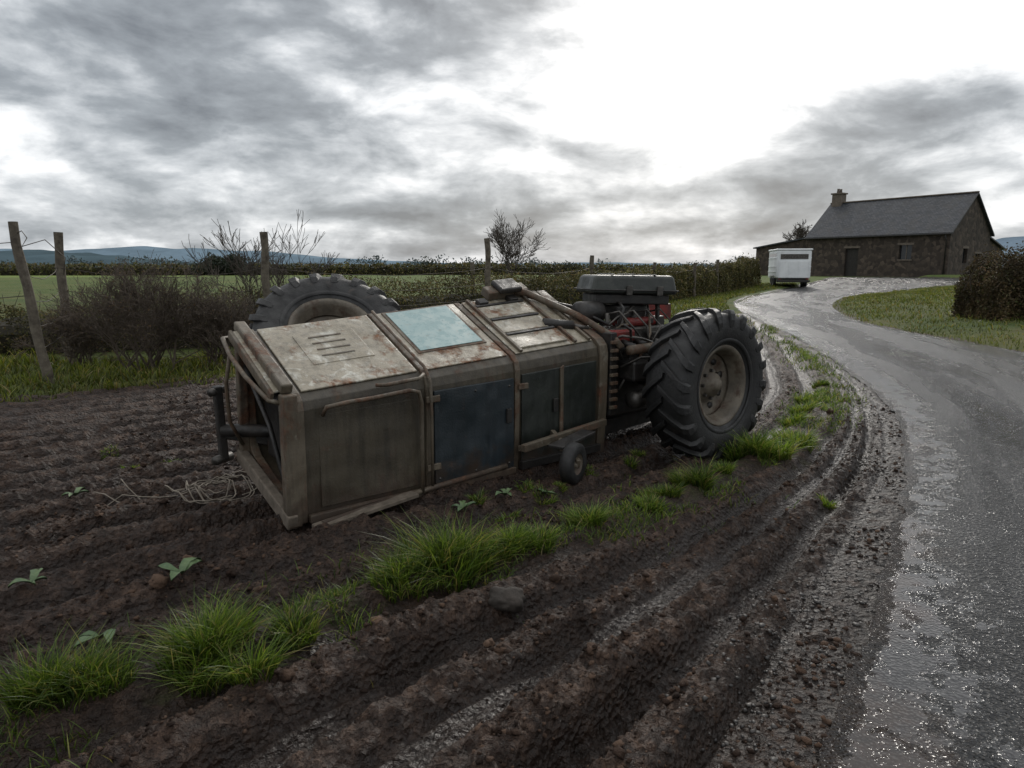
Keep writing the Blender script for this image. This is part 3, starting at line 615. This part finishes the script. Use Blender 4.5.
bar('skid_plank',(.0,-.17,.03),(.80,-.10,.07),.10,.03,m_wood,T)
tube('seam_rail',[(.978,-.06,.05),(.978,-.07,.6),(.978,-.06,.88),(.978,.02,.98),(.978,.80,1.35)],.012,m_frame,T)
box('inner_bulkhead',(.62,.05,.1),(.66,.86,.86),m_black,T)
bar('rear_post',(-.07,.02,.0),(-.07,.0,.90),.10,.09,m_frame,T,.012)
bar('rear_post_far',(-.07,.92,.26),(-.07,.86,1.24),.07,.07,m_frame,T,.012)
bar('rear_sill',(-.09,-.03,.04),(-.09,.95,.31),.07,.10,m_wood,T,.01)
bar('rear_header',(-.07,.0,.93),(-.07,.86,1.29),.08,.07,m_frame,T,.012,up=(0,-.4,.9))
topplate('rear_flap',-.14,-.03,.02,.98,.02,.035,m_paint)
topplate('rear_flap_lip',-.165,-.14,.0,1.0,-.03,.038,m_frame)
tube('rear_hoop',[(-.10,.02,.84),(-.17,.06,.86),(-.21,.35,.98),(-.22,.62,1.10),(-.19,.86,1.20),(-.10,.90,1.2)],.016,m_frame,T)
tube('rear_hoop_drop',[(-.21,.66,1.10),(-.23,.72,.9),(-.20,.80,.6),(-.10,.86,.40)],.014,m_frame,T)
tube('diagonal_brace',[(-.06,.06,.12),(-.02,.5,.6),(-.05,.86,1.0)],.018,m_black,T)
box('gearbox',(.05,.30,.30),(.6,.80,.78),m_black,T,.04)
tube('drive_shaft',[(.3,.55,.5),(-.05,.85,.50),(-.20,.98,.50)],.05,m_black,T,14)
bar('hitch_arm',(-.20,1.0,.27),(-.22,.98,.84),.07,.06,m_black,T,.012,up=(1,0,0))
bar('hitch_arm_low',(-.20,1.0,.48),(.1,.86,.40),.06,.08,m_black,T,.012)
tube('hitch_pin',[(-.28,.96,.28),(-.14,1.04,.28)],.035,m_steel,T,12)
tube('hitch_pin',[(-.28,.94,.80),(-.16,1.04,.80)],.03,m_steel,T,12)
def wheel(prefix,C,axis,R_,W,rimr,lugs=20,roll=0.):
    ax=Vector(axis).normalized(); xq=ax.cross(Vector((0,0,1))).normalized(); yq=ax.cross(xq)
    M=Matrix(((xq.x,yq.x,ax.x,C[0]),(xq.y,yq.y,ax.y,C[1]),(xq.z,yq.z,ax.z,C[2]),(0,0,0,1)))
    h=W/2; ri=rimr; Rb=R_-.04
    prof=[(ri,-h*.72),(ri+.02,-h*.80),(ri+(Rb-ri)*.35,-h*1.0),(ri+(Rb-ri)*.7,-h*1.04),(Rb-.05,-h*.98),(Rb-.012,-h*.85),(Rb,-h*.5),(Rb+.006,0),(Rb,h*.5),(Rb-.012,h*.85),(Rb-.05,h*.98),(ri+(Rb-ri)*.7,h*1.04),(ri+(Rb-ri)*.35,h*1.0),(ri+.02,h*.80),(ri,h*.72)]
    lathe(prefix+'_tyre',prof,M,m_rubber,T,72)
    V=[];F=[]
    for side in (-1,1):
        for k in range(lugs):
            th0=2*math.pi*(k+(.5 if side>0 else 0))/lugs; da=2*math.pi/lugs
            path=[(.02,0,R_-.0,Rb-.02,.15),(h*.45,.42*da,R_,Rb-.02,.17),(h*.86,.80*da,R_-.010,Rb-.04,.21),(h*1.04,.95*da,R_-.045,Rb-.07,.24),(h*1.09,1.0*da,R_-.10,Rb-.11,.19),(h*1.05,1.03*da,R_-.16,R_-.17,.12)]
            o=len(V)
            for (a,tt_,rt,rb,wd) in path:
                a0=side*(a-(.04 if a==.02 else 0))
                for (rr,tw) in ((rb,-wd),(rb,wd),(rt,wd*.75),(rt,-wd*.75)):
                    an=th0+roll+tt_+tw*da; inset=.97 if rr==rb else 1.0
                    V.append(M@Vector((rr*math.cos(an),rr*math.sin(an),a0*inset)))
            for i in range(len(path)-1):
                for j in range(4): F.append((o+i*4+j,o+i*4+(j+1)%4,o+(i+1)*4+(j+1)%4,o+(i+1)*4+j))
            F+= [(o,o+1,o+2,o+3),tuple(o+(len(path)-1)*4+j for j in(3,2,1,0))]
    part(prefix+'_lugs',V,F,m_rubber,T,.004)
    lathe(prefix+'_bead',[(ri+.05,h*.93),(ri+.06,h*.97),(ri+.075,h*.985),(ri+.085,h*.97)],M,m_rubber,T,72)
    d=h*.72
    rim=[(ri+.012,-d),(ri-.03,-d*.9),(ri-.045,-d*.3),(ri-.045,d*.3),(ri-.035,d*.75),(ri-.01,d*.86),(ri+.018,d*1.06),(ri+.024,d*1.12),(ri+.012,d*1.15),(ri-.012,d*1.08),(ri-.03,d*.86),(ri-.06,d*.3)]
    lathe(prefix+'_rim',rim,M,m_rim,T,64)
    disc=[(ri-.04,d*.10),(ri*.80,d*.18),(ri*.70,d*.05),(ri*.56,-d*.08),(ri*.46,-d*.02),(ri*.42,d*.22),(ri*.32,d*.26),(ri*.30,d*.55),(ri*.17,d*.62),(ri*.15,d*.85),(0,d*.88)]
    lathe(prefix+'_disc',disc,M,m_rim,T,48)
    lathe(prefix+'_backdisc',[(ri-.04,-d*.3),(0,-d*.3)],M,m_black,T,32)
    for k in range(8):
        a=2*math.pi*k/8
        Mb=M@Matrix.Translation((ri*.37*math.cos(a),ri*.37*math.sin(a),d*.24)); lathe(prefix+'_bolt',[(0,.03),(.014,.03),(.017,.0)],Mb,m_steel,T,6,False)
        Mh=M@Matrix.Translation((ri*.64*math.cos(a+.3),ri*.64*math.sin(a+.3),d*.055)); lathe(prefix+'_slot',[(0,.0),(.032,.0),(.036,-.03)],Mh,m_black,T,12)
    return M
wheel('front_wheel',(3.60,-.62,.655),(0.0,-1,.02),.69,.43,.345,20,.1)
wheel('rear_wheel',(.84,1.30,1.07),(-.18,-.60,.70),.68,.42,.34,20)
tube('axle',[(3.55,-.4,.64),(3.45,.0,.66),(3.4,.5,.70)],[.09,.08,.10],m_black,T,14)
tube('rear_axle',[(.84,1.25,.97),(.6,.85,.75)],.08,m_black,T,12)
box('engine_block',(2.98,.02,.30),(3.95,.62,.98),m_black,T,.03)
box('cylinder_head',(3.05,.06,.98),(3.85,.50,1.14),m_steel,T,.02)
box('radiator',(2.92,-.06,.35),(3.0,.80,1.12),m_black,T,.01)
for i in range(9):
    z=.42+i*.075; box('grille_slat',(2.900,-.095,z),(2.985,-.065,z+.03),m_frame,T,.003)
box('red_bonnet',(2.98,-.02,1.02),(3.30,.34,1.13),m_red,T,.02)
box('fuel_pump',(3.10,-.20,.66),(3.30,.02,.86),m_black,T,.03)
box('valve_cover',(3.34,.10,1.14),(3.80,.36,1.22),m_red,T,.03)
for i in range(4):
    s=3.12+i*.2; lathe('injector',[(0,.10),(.022,.10),(.025,.03),(.04,.02),(.042,-.02)],Matrix.Translation((s,.18,1.18)),m_steel,T,12)
    tube('injector_line',[(s,.18,1.27),(s+.02,.05,1.30),(s+.10,-.06,1.15),(3.4,-.10,.95)],.010,m_steel,T,6)
    tube('exhaust_port',[(s,.0,1.02),(s,-.10,1.00),(s+.08,-.16,.96)],.032,m_black,T,10)
tube('exhaust_manifold',[(3.05,-.16,.96),(3.9,-.16,.98)],.045,m_frame,T,12)
lathe('air_filter',[(0,.16),(.09,.16),(.11,.13),(.11,-.12),(.09,-.15),(0,-.15)],Matrix.Translation((3.02,.34,1.28))@Matrix.Rotation(math.pi/2,4,'Y'),m_black,T,24)
lathe('alternator',[(0,.09),(.07,.09),(.08,.06),(.08,-.07),(0,-.08)],Matrix.Translation((3.22,-.12,.48))@Matrix.Rotation(math.pi/2,4,'Y'),m_steel,T,20)
lathe('oil_filter',[(0,.12),(.05,.12),(.055,.10),(.055,-.1),(0,-.1)],Matrix.Translation((3.48,-.04,.76))@Matrix.Rotation(math.pi/2,4,'X'),m_red,T,20)
RH_=random.Random(4)
for i in range(18):
    a=Vector((RH_.uniform(2.92,3.4),RH_.uniform(-.12,.3),RH_.uniform(.5,1.25))); c=Vector((RH_.uniform(3.2,4.0),RH_.uniform(-.2,.4),RH_.uniform(.45,1.4)))
    m_=(a+c)/2+Vector((RH_.uniform(-.1,.1),-.10-.10*RH_.random(),RH_.uniform(-.15,.15))); tube('hose_%d'%i,[a,a.lerp(m_,.5)+Vector((0,-.03,.05)),m_,m_.lerp(c,.5)+Vector((0,.0,.03)),c],.009+.007*RH_.random(),RH_.choice([m_black,m_black,m_steel,m_frame]),T,8)
for i in range(12):
    a=Vector((RH_.uniform(3.0,3.9),RH_.uniform(-.1,.5),RH_.uniform(.9,1.2))); s_=RH_.uniform(.03,.08); box('engine_fitting',(a.x,a.y,a.z),(a.x+s_*1.6,a.y+s_,a.z+s_*1.2),RH_.choice([m_black,m_steel]),T,.008)
# black box housing / seat on top of the engine
Mt=Matrix.Translation((3.57,.36,1.40))@Matrix.Rotation(math.radians(-26),4,'Z')@Matrix.Rotation(math.radians(1.5),4,'Y')
box('housing_tray',(-.38,-.21,-.05),(.38,.21,.045),m_black,T,.012,Mt)
hs=hexa('housing_top',[Mt@Vector(p) for p in ((-.45,-.26,.05),(.45,-.26,.05),(.45,.26,.05),(-.45,.26,.05),(-.41,-.22,.225),(.42,-.22,.235),(.42,.22,.235),(-.41,.22,.225))],m_vinyl,T,.035); hs.modifiers[0].segments=4
for p in hs.data.polygons: p.use_smooth=False
for u in (-.22,.0,.22): bar('housing_rib',Mt@Vector((u,-.215,.238)),Mt@Vector((u,.215,.238)),.022,.012,m_vinyl,T,.004)
tube('housing_seam',[Mt@Vector(p) for p in ((-.452,-.262,.085),(.452,-.262,.085),(.452,.262,.085),(-.452,.262,.085),(-.452,-.262,.085))],.007,m_black,T,6)
box('housing_clip',(-.1,-.275,.04),(-.04,-.258,.13),m_steel,T,.003,Mt); box('housing_clip',(.22,-.275,.04),(.28,-.258,.13),m_steel,T,.003,Mt)
for (a,b_) in ((-.30,-.15),(.30,-.15),(-.30,.15),(.30,.15)): bar('seat_leg',Mt@Vector((a,b_,-.3)),Mt@Vector((a*.95,b_,-.04)),.035,.035,m_black,T,.004,up=(1,0,0))
box('battery',(3.3,.2,1.2),(3.7,.5,1.34),m_black,T,.02)
tube('lift_pipe',[(2.35,.86,1.50),(2.55,.70,1.47),(2.85,.30,1.26),(2.98,-.02,1.08),(3.02,-.10,.98)],.032,m_frame,T,12)
tube('lift_pipe_thin',[(2.42,.90,1.48),(2.9,.45,1.34),(3.05,.1,1.18)],.014,m_black,T,8)
tube('silencer',[(2.45,.34,1.21),(2.72,.24,1.18)],.045,m_black,T,14); tube('silencer_tip',[(2.72,.24,1.18),(2.86,.18,1.15)],.022,m_steel,T,10)
topplate('top_bracket',2.15,2.62,.95,1.10,.02,.10,m_frame,.01); topplate('top_bracket_cap',2.25,2.5,.90,1.12,.10,.15,m_black,.015)
tube('bracket_hoop',[(2.2,.80,1.42),(2.3,.82,1.51),(2.5,.84,1.54),(2.66,.86,1.47)],.020,m_black,T,8)
box('front_housing',(3.9,.05,.25),(4.35,.75,.95),m_black,T,.05)
box('fender',(3.0,.62,.7),(4.3,.95,1.02),m_frame,T,.04)
Mr=Matrix.Translation((4.56,.80,1.13))@Matrix.Rotation(math.radians(-30),4,'Z')
for (a0,a1) in (((-.17,-.12,.0),(.17,-.10,.17)),((-.17,.10,.0),(.17,.12,.17)),((-.17,-.10,.0),(-.15,.10,.17)),((.15,-.10,.0),(.17,.10,.17))):
    box('toolbox_side',a0,a1,m_red,T,.004,Mr)
box('toolbox_base',(-.15,-.10,.0),(.15,.10,.02),m_rim,T,.002,Mr)
box('toolbox_contents',(-.12,-.08,.02),(.10,.07,.15),m_rim,T,.02,Mr)
tube('toolbox_handle',[Mr@Vector(p) for p in ((-.16,0,.15),(-.14,0,.24),(.14,0,.24),(.16,0,.15))],.012,m_red,T,8)
for a in (-.10,.10): bar('toolbox_leg',Mr@Vector((a,0,.0)),Mr@Vector((a,.0,-1.08)),.06,.06,m_black,T,.004,up=(1,0,0))
bar('front_beam',(3.9,.45,.6),(4.7,.85,.6),.12,.12,m_black,T)
Mc=Matrix.Translation((2.02,-.50,.165))@Matrix.Rotation(math.radians(20),4,'Z')@Matrix.Rotation(math.pi/2,4,'X')
lathe('castor_tyre',[(.085,-.05),(.14,-.055),(.165,-.04),(.17,0),(.165,.04),(.14,.055),(.085,.05)],Mc,m_rubber,T,36)
lathe('castor_hub',[(.088,.045),(.07,.02),(.04,.015),(.035,.05),(0,.055)],Mc,m_rim,T,28)
lathe('castor_hub_back',[(.088,-.045),(.05,-.02),(0,-.03)],Mc,m_rim,T,28)
bar('castor_arm',(2.02,-.56,.17),(2.2,-.06,.30),.04,.07,m_frame,T); bar('castor_crossbar',(1.75,-.20,.27),(2.75,-.16,.34),.05,.06,m_frame,T); bar('castor_plate',(1.9,-.42,.30),(2.4,-.30,.33),.14,.025,m_black,T)
tube('castor_stub',[(2.02,-.44,.165),(2.04,-.38,.30)],.025,m_black,T)
bar('chassis_rail',(2.2,.1,.18),(4.3,.15,.26),.12,.14,m_black,T)
# ------------------------------------------------------------------ cord coil, weeds
coil=empty('rope_tangle',(-2.25,4.95,0))
for k in range(7):
    r=.10+.03*k; pts=[]
    for a in np.linspace(0,6.0,30):
        qx=r*math.cos(a+k)*(1+.2*math.sin(a*2+k))+.04*math.sin(k*2.); qy=r*.9*math.sin(a+k)+.03*math.cos(k*3.); pts.append((qx,qy,H(-2.25+qx,4.95+qy)[0]+.02+.008*k+.02*abs(math.sin(a*1.5+k))))
    tube('loop_%d'%k,pts,.0045,m_cord,coil,5)
for k in range(3):
    pts=[(-.1-.11*j,-.1+.05*k*math.sin(j)+.04*j*(k-1),0) for j in range(8)]; pts=[(a,b_,H(-2.25+a,4.95+b_)[0]+.025+.02*math.sin(a*9+k)) for a,b_,_ in pts]; tube('tail_%d'%k,pts,.004,m_cord,coil,5)
m_dock=simple('weed_leaf',(.035,.075,.028),(.10,.15,.06),14,.5,.7,.004,40)
def dock(cx,cy,n_,L):
    e=empty('dock_plant',(cx,cy,H(cx,cy)[0]+.01))
    for k in range(n_):
        a=6.28*k/n_+rng.random()*1.2; V=[];l=L*(.5+.8*rng.random()); cv=rng.normal(0,.5)
        for i in range(6):
            t_=i/5; w=l*.22*math.sin(math.pi*min(1,t_*.93+.07))**.8*(1+.25*math.sin(i*2.3+k)); rr=l*t_; zz=.01+l*.30*math.sin(t_*2.6); aa=a+cv*t_
            cx_,cy_=rr*math.cos(aa),rr*math.sin(aa); V+=[(cx_-w*math.sin(aa),cy_+w*math.cos(aa),zz+.012),(cx_,cy_,zz),(cx_+w*math.sin(aa),cy_-w*math.cos(aa),zz+.014)]
        part('leaf_%d'%k,V,[(i*3+j,i*3+j+1,i*3+j+4,i*3+j+3) for i in range(5) for j in range(2)],m_dock,e,0,True)
for a in ((-2.55,3.4,4,.10),(-1.80,3.5,4,.13),(-1.85,2.82,3,.10),(-.35,4.55,5,.11),(-.05,4.78,4,.10),(-3.2,4.8,4,.10),(.25,4.95,4,.09)): dock(*a)
# ------------------------------------------------------------------ house
zh=.70
Hs=empty('stone_farmhouse',(44,70,zh),math.radians(35))
m_wall,n,b=newmat('stone_wall'); tc=n('ShaderNodeTexCoord').outputs['Object']
v=n('ShaderNodeTexVoronoi'); v.inputs['Scale'].default_value=2.6; n.l(tc,v.inputs['Vector'])
c=n.ramp(v.outputs['Color'],[(.1,(.024,.017,.013)),(.5,(.046,.034,.026)),(.9,(.095,.072,.055))])
ve=n('ShaderNodeTexVoronoi'); ve.feature='DISTANCE_TO_EDGE'; ve.inputs['Scale'].default_value=2.6; n.l(tc,ve.inputs['Vector'])
c=n.mix(n.ramp(ve.outputs['Distance'],[(.0,.7),(.06,0.)]),c,(.034,.029,.025)); c=n.mix(n.ramp(n.noise(tc,.5,5),[(.35,.0),(.7,.5)]),c,(.032,.025,.020))
n.l(c,b.inputs['Base Color']); b.inputs['Roughness'].default_value=.9; n.l(n.bump(ve.outputs['Distance'],.06,.7),b.inputs['Normal'])
m_slate,n,b=newmat('slate_roof'); tc=n('ShaderNodeTexCoord').outputs['Object']
mp=n('ShaderNodeMapping'); mp.inputs['Rotation'].default_value=(0,0,math.pi/2); n.l(tc,mp.inputs[0])
br=n('ShaderNodeTexBrick'); br.inputs['Scale'].default_value=1.6; br.inputs['Color1'].default_value=(.022,.026,.032,1); br.inputs['Color2'].default_value=(.065,.069,.078,1); br.inputs['Mortar'].default_value=(.010,.010,.012,1); br.inputs['Mortar Size'].default_value=.03
n.l(mp.outputs[0],br.inputs['Vector'])
n.l(n.mix(n.ramp(n.noise(tc,.8,6,.65),[(.45,0.),(.7,.6)]),br.outputs['Color'],(.045,.040,.033)),b.inputs['Base Color']); b.inputs['Roughness'].default_value=.5; b.inputs['Specular IOR Level'].default_value=.35; n.l(n.bump(br.outputs['Fac'],.02,-.6),b.inputs['Normal'])
m_trim=simple('stone_trim',(.085,.07,.056),(.15,.122,.10),3,.85,.9,.01,10)
m_door=simple('dark_door',(.010,.008,.007),(.020,.016,.013),5,.6,.8,.003,20)
LW,LL,EH,RH=9.3,15.4,4.65,8.55
def wallseg(name,along,t0,x0,x1,z0,z1):
    if x1-x0<.01 or z1-z0<.01:return
    if along=='y': box(name,(0,x0,z0),(t0,x1,z1),m_wall,Hs,0)
    else: box(name,(x0,0,z0),(x1,t0,z1),m_wall,Hs,0)
def wall(along,L0,L1,H_,ops):
    cur=L0; ops=sorted(ops)
    for (a,b_,z0,z1) in ops:
        wallseg('wall',along,.5,cur,a,-.6,H_); wallseg('wall_under',along,.5,a,b_,-.6,z0); wallseg('wall_over',along,.5,a,b_,z1,H_)
        t=.28
        if along=='y':
            box('window_pane' if z0>.3 else 'door_leaf',(t,a,z0),(t+.04,b_,z1),m_glassd if z0>.3 else m_door,Hs,0)
            box('lintel',(-.04,a-.2,z1),(-.003,b_+.2,z1+.22),m_trim,Hs,0)
            if z0>.3:
                box('sill',(-.08,a-.1,z0-.12),(-.003,b_+.1,z0),m_trim,Hs,0); box('glazing_bar',(t-.04,(a+b_)/2-.04,z0),(t-.003,(a+b_)/2+.04,z1),m_trim,Hs,0)
        else:
            box('window_pane' if z0>.3 else 'door_leaf',(a,t,z0),(b_,t+.04,z1),m_glassd if z0>.3 else m_door,Hs,0)
            box('lintel',(a-.2,-.04,z1),(b_+.2,-.003,z1+.22),m_trim,Hs,0)
        cur=b_
    wallseg('wall',along,.5,cur,L1,-.6,H_)
wall('y',.5,LL-.5,EH,[(9.3,10.8,0,3.2),(3.6,4.9,1.9,3.4)])
wall('x',0,LW,EH,[(3.2,4.2,1.5,3.0),(6.2,7.3,0,2.5)])
box('wall_back_end',(0,LL-.5,-.6),(LW,LL,EH),m_wall,Hs,0); box('wall_back',(LW-.5,.5,-.6),(LW,LL-.5,EH),m_wall,Hs,0)
for y0,y1 in ((0,.5),(LL-.5,LL)):
    part('gable',[(0,y0,EH),(LW,y0,EH),(LW/2,y0,RH-.05),(0,y1,EH),(LW,y1,EH),(LW/2,y1,RH-.05)],[(0,1,2),(3,5,4),(0,3,4,1),(1,4,5,2),(2,5,3,0)],m_wall,Hs)
def slab(x0,z0,x1,z1,y0,y1,t,name,mat,par):
    c=[(x0,y0,z0),(x1,y0,z1),(x1,y1,z1),(x0,y1,z0),(x0,y0,z0+t),(x1,y0,z1+t),(x1,y1,z1+t),(x0,y1,z0+t)]; return hexa(name,c,mat,par,.0)
sl=(RH-EH)/(LW/2)
slab(-.35,EH-.35*sl,LW/2,RH,-.3,LL+.3,.18,'roof_near',m_slate,Hs); slab(LW+.35,EH-.35*sl,LW/2+.003,RH,-.3,LL+.3,.18,'roof_far',m_slate,Hs)
box('ridge_tiles',(LW/2-.18,-.3,RH+.12),(LW/2+.18,LL+.3,RH+.26),m_trim,Hs,.04)
box('gutter',(-.52,-.3,EH-.35*sl-.02),(-.36,LL+.3,EH-.35*sl+.10),m_black,Hs,.02)
tube('downpipe',[(-.44,.3,EH-.4),(-.12,.3,EH-.9),(-.12,.3,-.3)],.06,m_black,Hs,8)
box('chimney_stack',(LW/2-.55,LL-1.25,RH-.6),(LW/2+.55,LL-.1,RH+1.15),m_trim,Hs,0); box('chimney_cap',(LW/2-.68,LL-1.38,RH+1.15),(LW/2+.68,LL+.03,RH+1.32),m_trim,Hs,.02)
for k in (-.28,.28): lathe('chimney_pot',[(.14,0),(.17,.05),(.13,.4),(.16,.48),(.12,.48)],Matrix.Translation((LW/2+k,LL-.68,RH+1.32)),m_trim,Hs,14)
ZA,ZB=4.6,3.45
box('outhouse_wall',(1.2,LL,-.6),(1.6,LL+8.0,2.6),m_wall,Hs,0); box('outhouse_end',(1.6,LL+7.6,-.6),(7,LL+8.0,ZB-.1),m_wall,Hs,0)
c=[(0.9,LL+.31,ZA),(7.3,LL+.31,ZA),(7.3,LL+8.3,ZB),(0.9,LL+8.3,ZB)]; hexa('outhouse_roof',c+[(a,b_,z+.16) for a,b_,z in c],m_slate,Hs,0)
c=[(1.2,LL,2.6),(1.6,LL,2.6),(1.6,LL+8,2.6),(1.2,LL+8,2.6),(1.2,LL,ZA+.03),(1.6,LL,ZA+.03),(1.6,LL+8,ZB+.04),(1.2,LL+8,ZB+.04)]; hexa('outhouse_wall_upper',c,m_wall,Hs,0)
box('outhouse_door',(1.15,LL+.8,-.3),(1.197,LL+4.2,1.9),m_door,Hs,0)
box('side_store_wall',(LW+.003,.6,-.6),(LW+5.2,1.0,3.1),m_wall,Hs,0); box('side_store_end',(LW+4.8,1.0,-.6),(LW+5.2,8,3.1),m_wall,Hs,0)
slab(LW+.36,4.45,LW+5.5,3.0,.3,8.2,.15,'side_store_roof',m_slate,Hs)
part('side_store_gable',[(LW+.003,.62,3.1),(LW+5.1,.62,3.1),(LW+.003,.62,4.5),(LW+.003,.98,3.1),(LW+5.1,.98,3.1),(LW+.003,.98,4.5)],[(0,1,2),(3,5,4),(0,3,4,1),(1,4,5,2),(2,5,3,0)],m_wall,Hs)
box('side_store_door',(LW+1.5,.55,-.2),(LW+3.2,.597,2.3),m_door,Hs,0)
# ------------------------------------------------------------------ trailer
zt=H(21.6,53.6)[0]
Tr=empty('livestock_trailer',(21.65,53.2,zt),math.radians(-12))
box('body',(-1.25,0,.66),(1.25,4.2,2.85),m_white,Tr,.14); box('chassis',(-1.1,.1,.42),(1.1,4.1,.657),m_black,Tr,.03)
box('roof_cap',(-1.3,-.05,2.80),(1.3,4.25,2.93),m_white,Tr,.05)
box('rear_ramp',(-1.05,-.07,.72),(1.05,-.012,2.0),m_white,Tr,.02); box('rear_opening',(-1.0,-.03,2.15),(1.0,-.004,2.52),m_steel,Tr,.0)
for x in (-1.08,-.36,.36,1.08): box('rear_rib',(x-.03,-.10,.72),(x+.03,-.073,2.0),m_white,Tr,.01)
box('bumper',(-1.2,-.2,.38),(1.2,-.08,.55),m_black,Tr,.02)
for x in (-1.1,.9): box('tail_light',(x,-.13,.58),(x+.2,-.09,.68),m_red,Tr,.01)
for i,z in enumerate((1.15,1.55,2.2)): box('side_rib',(1.253,.2,z),(1.29,4.0,z+.06),m_white,Tr,.01); box('side_rib',(-1.29,.2,z),(-1.253,4.0,z+.06),m_white,Tr,.01)
for x in (-1.256,1.25): box('side_vent',(x,.4,2.35),(x+.006,3.8,2.58),m_glassd,Tr,0)
for x in (-1.15,1.15):
    for y in (1.5,2.4):
        Mw=Matrix.Translation((x,y,.40))@Matrix.Rotation(math.pi/2*(1 if x>0 else -1),4,'Y')
        lathe('wheel',[(.2,-.1),(.36,-.11),(.40,-.08),(.40,.08),(.36,.11),(.2,.1),(.18,.04),(0,.05)],Mw,m_rubber,Tr,28); lathe('wheel_hub',[(.2,.085),(.1,.05),(0,.09)],Mw,m_steel,Tr,20)
    box('mudguard',(x-.14,.95,.82),(x+.14,2.95,.88),m_black,Tr,.02)
bar('drawbar',(0,4.1,.5),(0,5.6,.45),.12,.12,m_black,Tr)
# ------------------------------------------------------------------ sky
w=bpy.data.worlds.new('World'); scene.world=w; w.use_nodes=True; nt=w.node_tree; n=N(w)
for x in list(nt.nodes): nt.nodes.remove(x)
out=n('ShaderNodeOutputWorld'); tc=n('ShaderNodeTexCoord').outputs['Generated']
sky=n('ShaderNodeTexSky'); sky.sky_type='NISHITA'; sky.sun_disc=False
SE,SA=math.radians(27),math.radians(12)
sky.sun_elevation=SE; sky.sun_rotation=SA; sky.dust_density=2
bg1=n('ShaderNodeBackground'); bg1.inputs[1].default_value=.10; n.l(sky.outputs[0],bg1.inputs[0])
sx=n('ShaderNodeSeparateXYZ'); n.l(tc,sx.inputs[0])
zc=n.math('ADD',n.math('MAXIMUM',sx.outputs[2],0.0),.16)
cb=n('ShaderNodeCombineXYZ'); n.l(n.math('DIVIDE',sx.outputs[0],zc),cb.inputs[0]); n.l(n.math('DIVIDE',sx.outputs[1],zc),cb.inputs[1]); pc=cb.outputs[0]
mp=n('ShaderNodeMapping'); mp.inputs['Scale'].default_value=(1,1,2.4); n.l(tc,mp.inputs[0]); co=mp.outputs[0]
def blob(az,el,r,wt):
    a,e=math.radians(az),math.radians(el); c=(math.sin(a)*math.cos(e),math.cos(a)*math.cos(e),math.sin(e)*2.4)
    v=n('ShaderNodeVectorMath'); v.operation='DISTANCE'; n.l(co,v.inputs[0]); v.inputs[1].default_value=c
    m=n('ShaderNodeMapRange'); m.interpolation_type='SMOOTHSTEP'; m.inputs[1].default_value=0; m.inputs[2].default_value=r; m.inputs[3].default_value=wt; m.inputs[4].default_value=0; n.l(v.outputs['Value'],m.inputs[0]); return m.outputs[0]
N1=n.noise(pc,.95,7,.54,.1)
of=n('ShaderNodeVectorMath'); of.operation='ADD'; n.l(pc,of.inputs[0]); of.inputs[1].default_value=(.03,-.15,0)
N1b=n.noise(of.outputs[0],.95,5,.54,.1)
N3=n.noise(co,6.5,7,.58,.2)
mp2=n('ShaderNodeMapping'); mp2.inputs['Location'].default_value=(.012,.0,.05); n.l(co,mp2.inputs[0]); N3b=n.noise(mp2.outputs[0],6.5,4,.56,.2)
D=n.math('ADD',n.math('MULTIPLY',n.math('SUBTRACT',N1,.5),1.7),n.math('MULTIPLY',n.math('SUBTRACT',N3,.5),1.25))
D=n.math('ADD',D,n.math('MULTIPLY',n.math('SUBTRACT',N1b,N1),.9))
D=n.math('ADD',D,n.math('MULTIPLY',n.math('SUBTRACT',N3,N3b),.8))
D=n.math('ADD',D,.38)
for bl in [(-28,18,.75,.40),(-2,21,.30,.16),(12,13,.50,-.50),(30,18,.50,-.50),(27,10.5,.20,.62),(38,8,.25,-.05),(0,4.5,.34,.24),(20,4.5,.4,.22),(-34,8,.17,-.38),(-22,7,.13,-.22),(-30,3.5,.2,.12),(8,70,1.9,-.55)]:  # last blob: unseen bright zenith, added to light the ground from above
    D=n.math('ADD',D,blob(*bl))
cc=n.ramp(D,[(0.0,(1.12,1.13,1.14)),(.20,(.86,.88,.90)),(.40,(.58,.61,.64)),(.66,(.34,.37,.40)),(1.0,(.20,.22,.245))])
bg2=n('ShaderNodeBackground'); n.l(cc,bg2.inputs[0]); bg2.inputs[1].default_value=1.08
mx=n('ShaderNodeMixShader'); mx.inputs[0].default_value=.95; n.l(bg1.outputs[0],mx.inputs[1]); n.l(bg2.outputs[0],mx.inputs[2]); n.l(mx.outputs[0],out.inputs[0])
sd=bpy.data.lights.new('sun','SUN'); sd.energy=1.5; sd.angle=math.radians(10); sd.color=(1,.95,.88)
so=bpy.data.objects.new('sun',sd); scene.collection.objects.link(so)
dirn=Vector((math.sin(SA)*math.cos(SE),math.cos(SA)*math.cos(SE),math.sin(SE))); so.rotation_euler=dirn.to_track_quat('Z','Y').to_euler(); so.location=dirn*50
cd=bpy.data.cameras.new('camera'); cd.lens=24; cd.sensor_width=36; cd.clip_end=9000; cd.clip_start=.05
cam=bpy.data.objects.new('camera',cd); scene.collection.objects.link(cam); cam.location=(0,0,1.7); cam.rotation_euler=(math.radians(90-9.64),0,0); scene.camera=cam
scene.view_settings.view_transform='Standard'; scene.view_settings.look='None'; scene.view_settings.exposure=0
